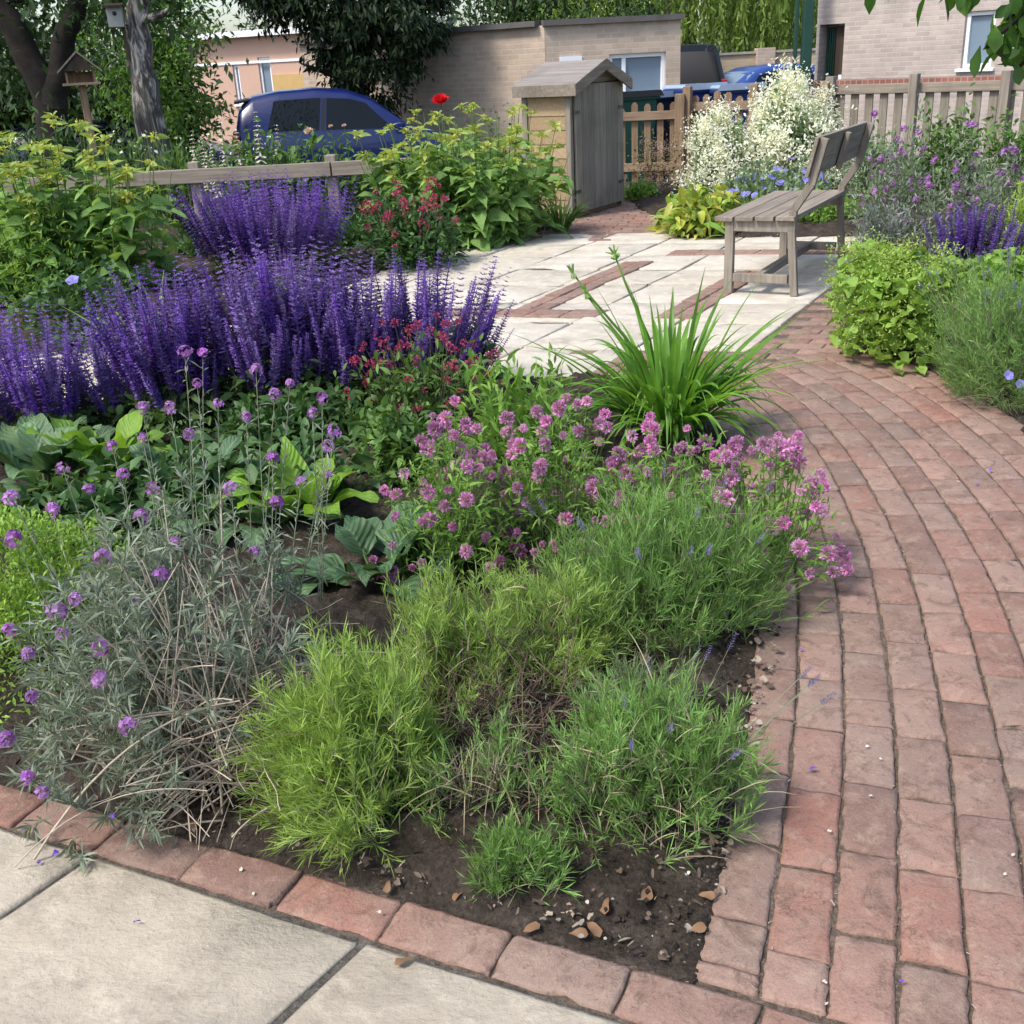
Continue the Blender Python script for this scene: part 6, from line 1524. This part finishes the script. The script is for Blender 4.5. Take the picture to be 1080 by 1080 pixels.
bush('low_geranium', 'low green edging plants under the far end of the bench', 'leafy plant', (2.75, 9.5, .9, .3, .3), 1300, .06, .03, M['fresh_leaf'], 1400, kind='ovate')

# ------------------------------------------------------------------ fallen leaves, petals and crumbs of soil
M['dry_leaf'] = leafmat('dry_leaf', [(.24, .14, .07), (.34, .21, .10), (.18, .10, .06), (.40, .29, .14)], .2, .7)
M['chip'] = leafmat('pale_husk', [(.10, .08, .06), (.20, .16, .12), (.33, .28, .22), (.14, .11, .09), (.44, .40, .33)], 0, .8)
rg = np.random.default_rng(1500)
def flake(nm, n_, L, W, mat, seed, fold=.28, curl=.28):
    out = []
    for k in range(n_):
        b = MB(seed + k); b.leaves(np.array([[-L / 2, 0, .004]]), np.array([[1.0, 0, curl]]), L, W, seg=7, droop=curl, kind='ovate', fold=fold, upv=np.array([[0, b.r.normal(0, .35), 1.0]]), wavy=.12); me = b.mesh(nm, True); me.materials.append(mat); out.append(me)
    return out
F_leaf = flake('fallen_leaf', 5, .05, .026, M['dry_leaf'], 1510); F_pet = flake('fallen_petal', 3, .013, .011, leafmat('violet_petal', [(.14, .06, .5), (.22, .10, .6)], .2), 1520); F_wh = flake('white_petal', 3, .014, .009, leafmat('cream_petal', [(.55, .51, .42), (.62, .58, .50)], .2), 1530, .15, .12)
def drop(nm, label, cat, group, meshes, spots, z, sc):
    for k, (px, py) in enumerate(spots):
        x, y = gp(px, py); o = link(nm, meshes[k % len(meshes)]); o.location = (x, y, z); s_ = sc * rg.uniform(.75, 1.25); o.scale = (s_, s_, s_); o.rotation_euler = (rg.normal(0, .15), rg.normal(0, .15), rg.uniform(0, 6.28)); tag(o, label, cat, group)
drop('fallen_leaf', 'dry brown leaf fallen on the soil just inside the brick edging', 'fallen leaf', 'dry leaves on the soil', F_leaf, [(283, 888), (410, 940), (485, 948), (445, 905), (683, 948), (625, 985), (610, 990), (745, 950), (735, 985), (205, 878), (560, 985), (640, 960)], .009, .72)
drop('fallen_leaf', 'dry brown leaf lying on a pale slab of the front patio', 'fallen leaf', None, F_leaf[1:2], [(427, 1018)], .006, .8)
drop('fallen_petal', 'small violet petal fallen on the front slabs and edging', 'petal', 'violet petals on the front slabs', F_pet, [(145, 977), (42, 914), (60, 905), (120, 865), (30, 880)], .006, 1.0)
drop('fallen_petal', 'small violet petal fallen on the brick path', 'petal', 'violet petals on the brick path', F_pet, [(950, 1040), (858, 815), (845, 688), (1045, 498), (1030, 512), (1066, 505)], .006, 1.0)
drop('white_petal', 'creamy white petal fallen on the brick path', 'petal', 'white petals on the brick path', F_wh, [(918, 843), (928, 803), (872, 1062), (915, 790), (945, 582), (1010, 510), (875, 880), (1068, 905), (870, 1040), (1060, 925), (880, 600), (895, 595)], .005, .7)
drop('white_petal', 'creamy white petal fallen on the front slabs', 'petal', 'white petals on the front slabs', F_wh, [(268, 946), (255, 920), (400, 965)], .005, .7)
def litter(nm, poly, n, mat, L, seed, z=.028, edge=None, kind='petal', zoff=None):
    b = MB(seed); p = np.array(poly); X = b.r.uniform(p[:, 0].min(), p[:, 0].max(), n * 3); Y = b.r.uniform(p[:, 1].min(), p[:, 1].max(), n * 3); m = inpoly(X, Y, poly)
    if edge: m &= pdist(X, Y, poly) < edge * np.abs(b.r.normal(0, 1, n * 3)) + .01
    X, Y = X[m][:n], Y[m][:n]; d = pdist(X, Y, poly); zz = -.004 + .05 * np.clip(d / .5, 0, 1) ** .7 + b.r.uniform(0, .02, len(X)) if zoff is None else np.full(len(X), zoff)
    D = b.r.normal(0, 1, (len(X), 3)); D[:, 2] *= .25; l = L * np.minimum(3.2, .35 + b.r.exponential(.75, len(X))); b.leaves(np.stack([X, Y, zz], -1), D, l, l * b.r.uniform(.2, .95, len(X)), seg=3, kind=kind, droop=b.r.uniform(-.3, .4, len(X)), fold=.4, wavy=.15)
    return tag(b.build(nm, mat), None, None, None, 'stuff')
NEAR = [(0.27, 1.37), (0.47, 1.86), (0.66, 2.39), (0.8, 2.9), (-.2, 3.0), (-1.2, 2.6), (-1.14, 2.0)]
litter('leaf_litter', NEAR, 2200, M['chip'], .008, 1600, edge=.06)
litter('leaf_litter', NEAR, 2200, M['twig_dark'], .008, 1610)
litter('leaf_litter', RIGHT_BED, 1500, M['chip'], .02, 1620, edge=.10)
b = MB(1630); n = 5200; P = np.array(NEAR); X = b.r.uniform(P[:, 0].min(), P[:, 0].max(), n); Y = b.r.uniform(P[:, 1].min(), P[:, 1].max(), n); m = inpoly(X, Y, NEAR); X, Y = X[m], Y[m]; d = pdist(X, Y, NEAR)
zz = -.008 + .05 * np.clip(d / .5, 0, 1) ** .7
for x_, y_, z_, r_ in zip(X, Y, zz, np.minimum(.007, np.abs(b.r.normal(0, .003, len(X))) + .0012)):
    b.box((x_, y_, z_ + r_ * .5), r_ * b.r.uniform(.8, 2.0, 3), M=np.array(Euler(b.r.uniform(0, 3, 3)).to_matrix()))
tag(b.build('soil_crumbs', M['soil']), None, None, None, 'stuff')
b = MB(1640); n = 2600; t_ = b.r.uniform(0, 1, n); i = (t_ * (len(cc) - 1)).astype(int); off = np.round(b.r.uniform(-3, 8, n)) * .108 + b.r.normal(0, .006, n); Pp = cc[i] + cn[i] * off[:, None]
l = np.minimum(.014, b.r.exponential(.0028, n) + .0015); b.leaves(np.concatenate([Pp, np.full((n, 1), .001)], -1), b.r.normal(0, 1, (n, 3)) * np.array([1, 1, .15]), l, l * .5, seg=1, kind='petal'); tag(b.build('path_grit', M['chip']), None, None, None, 'stuff')
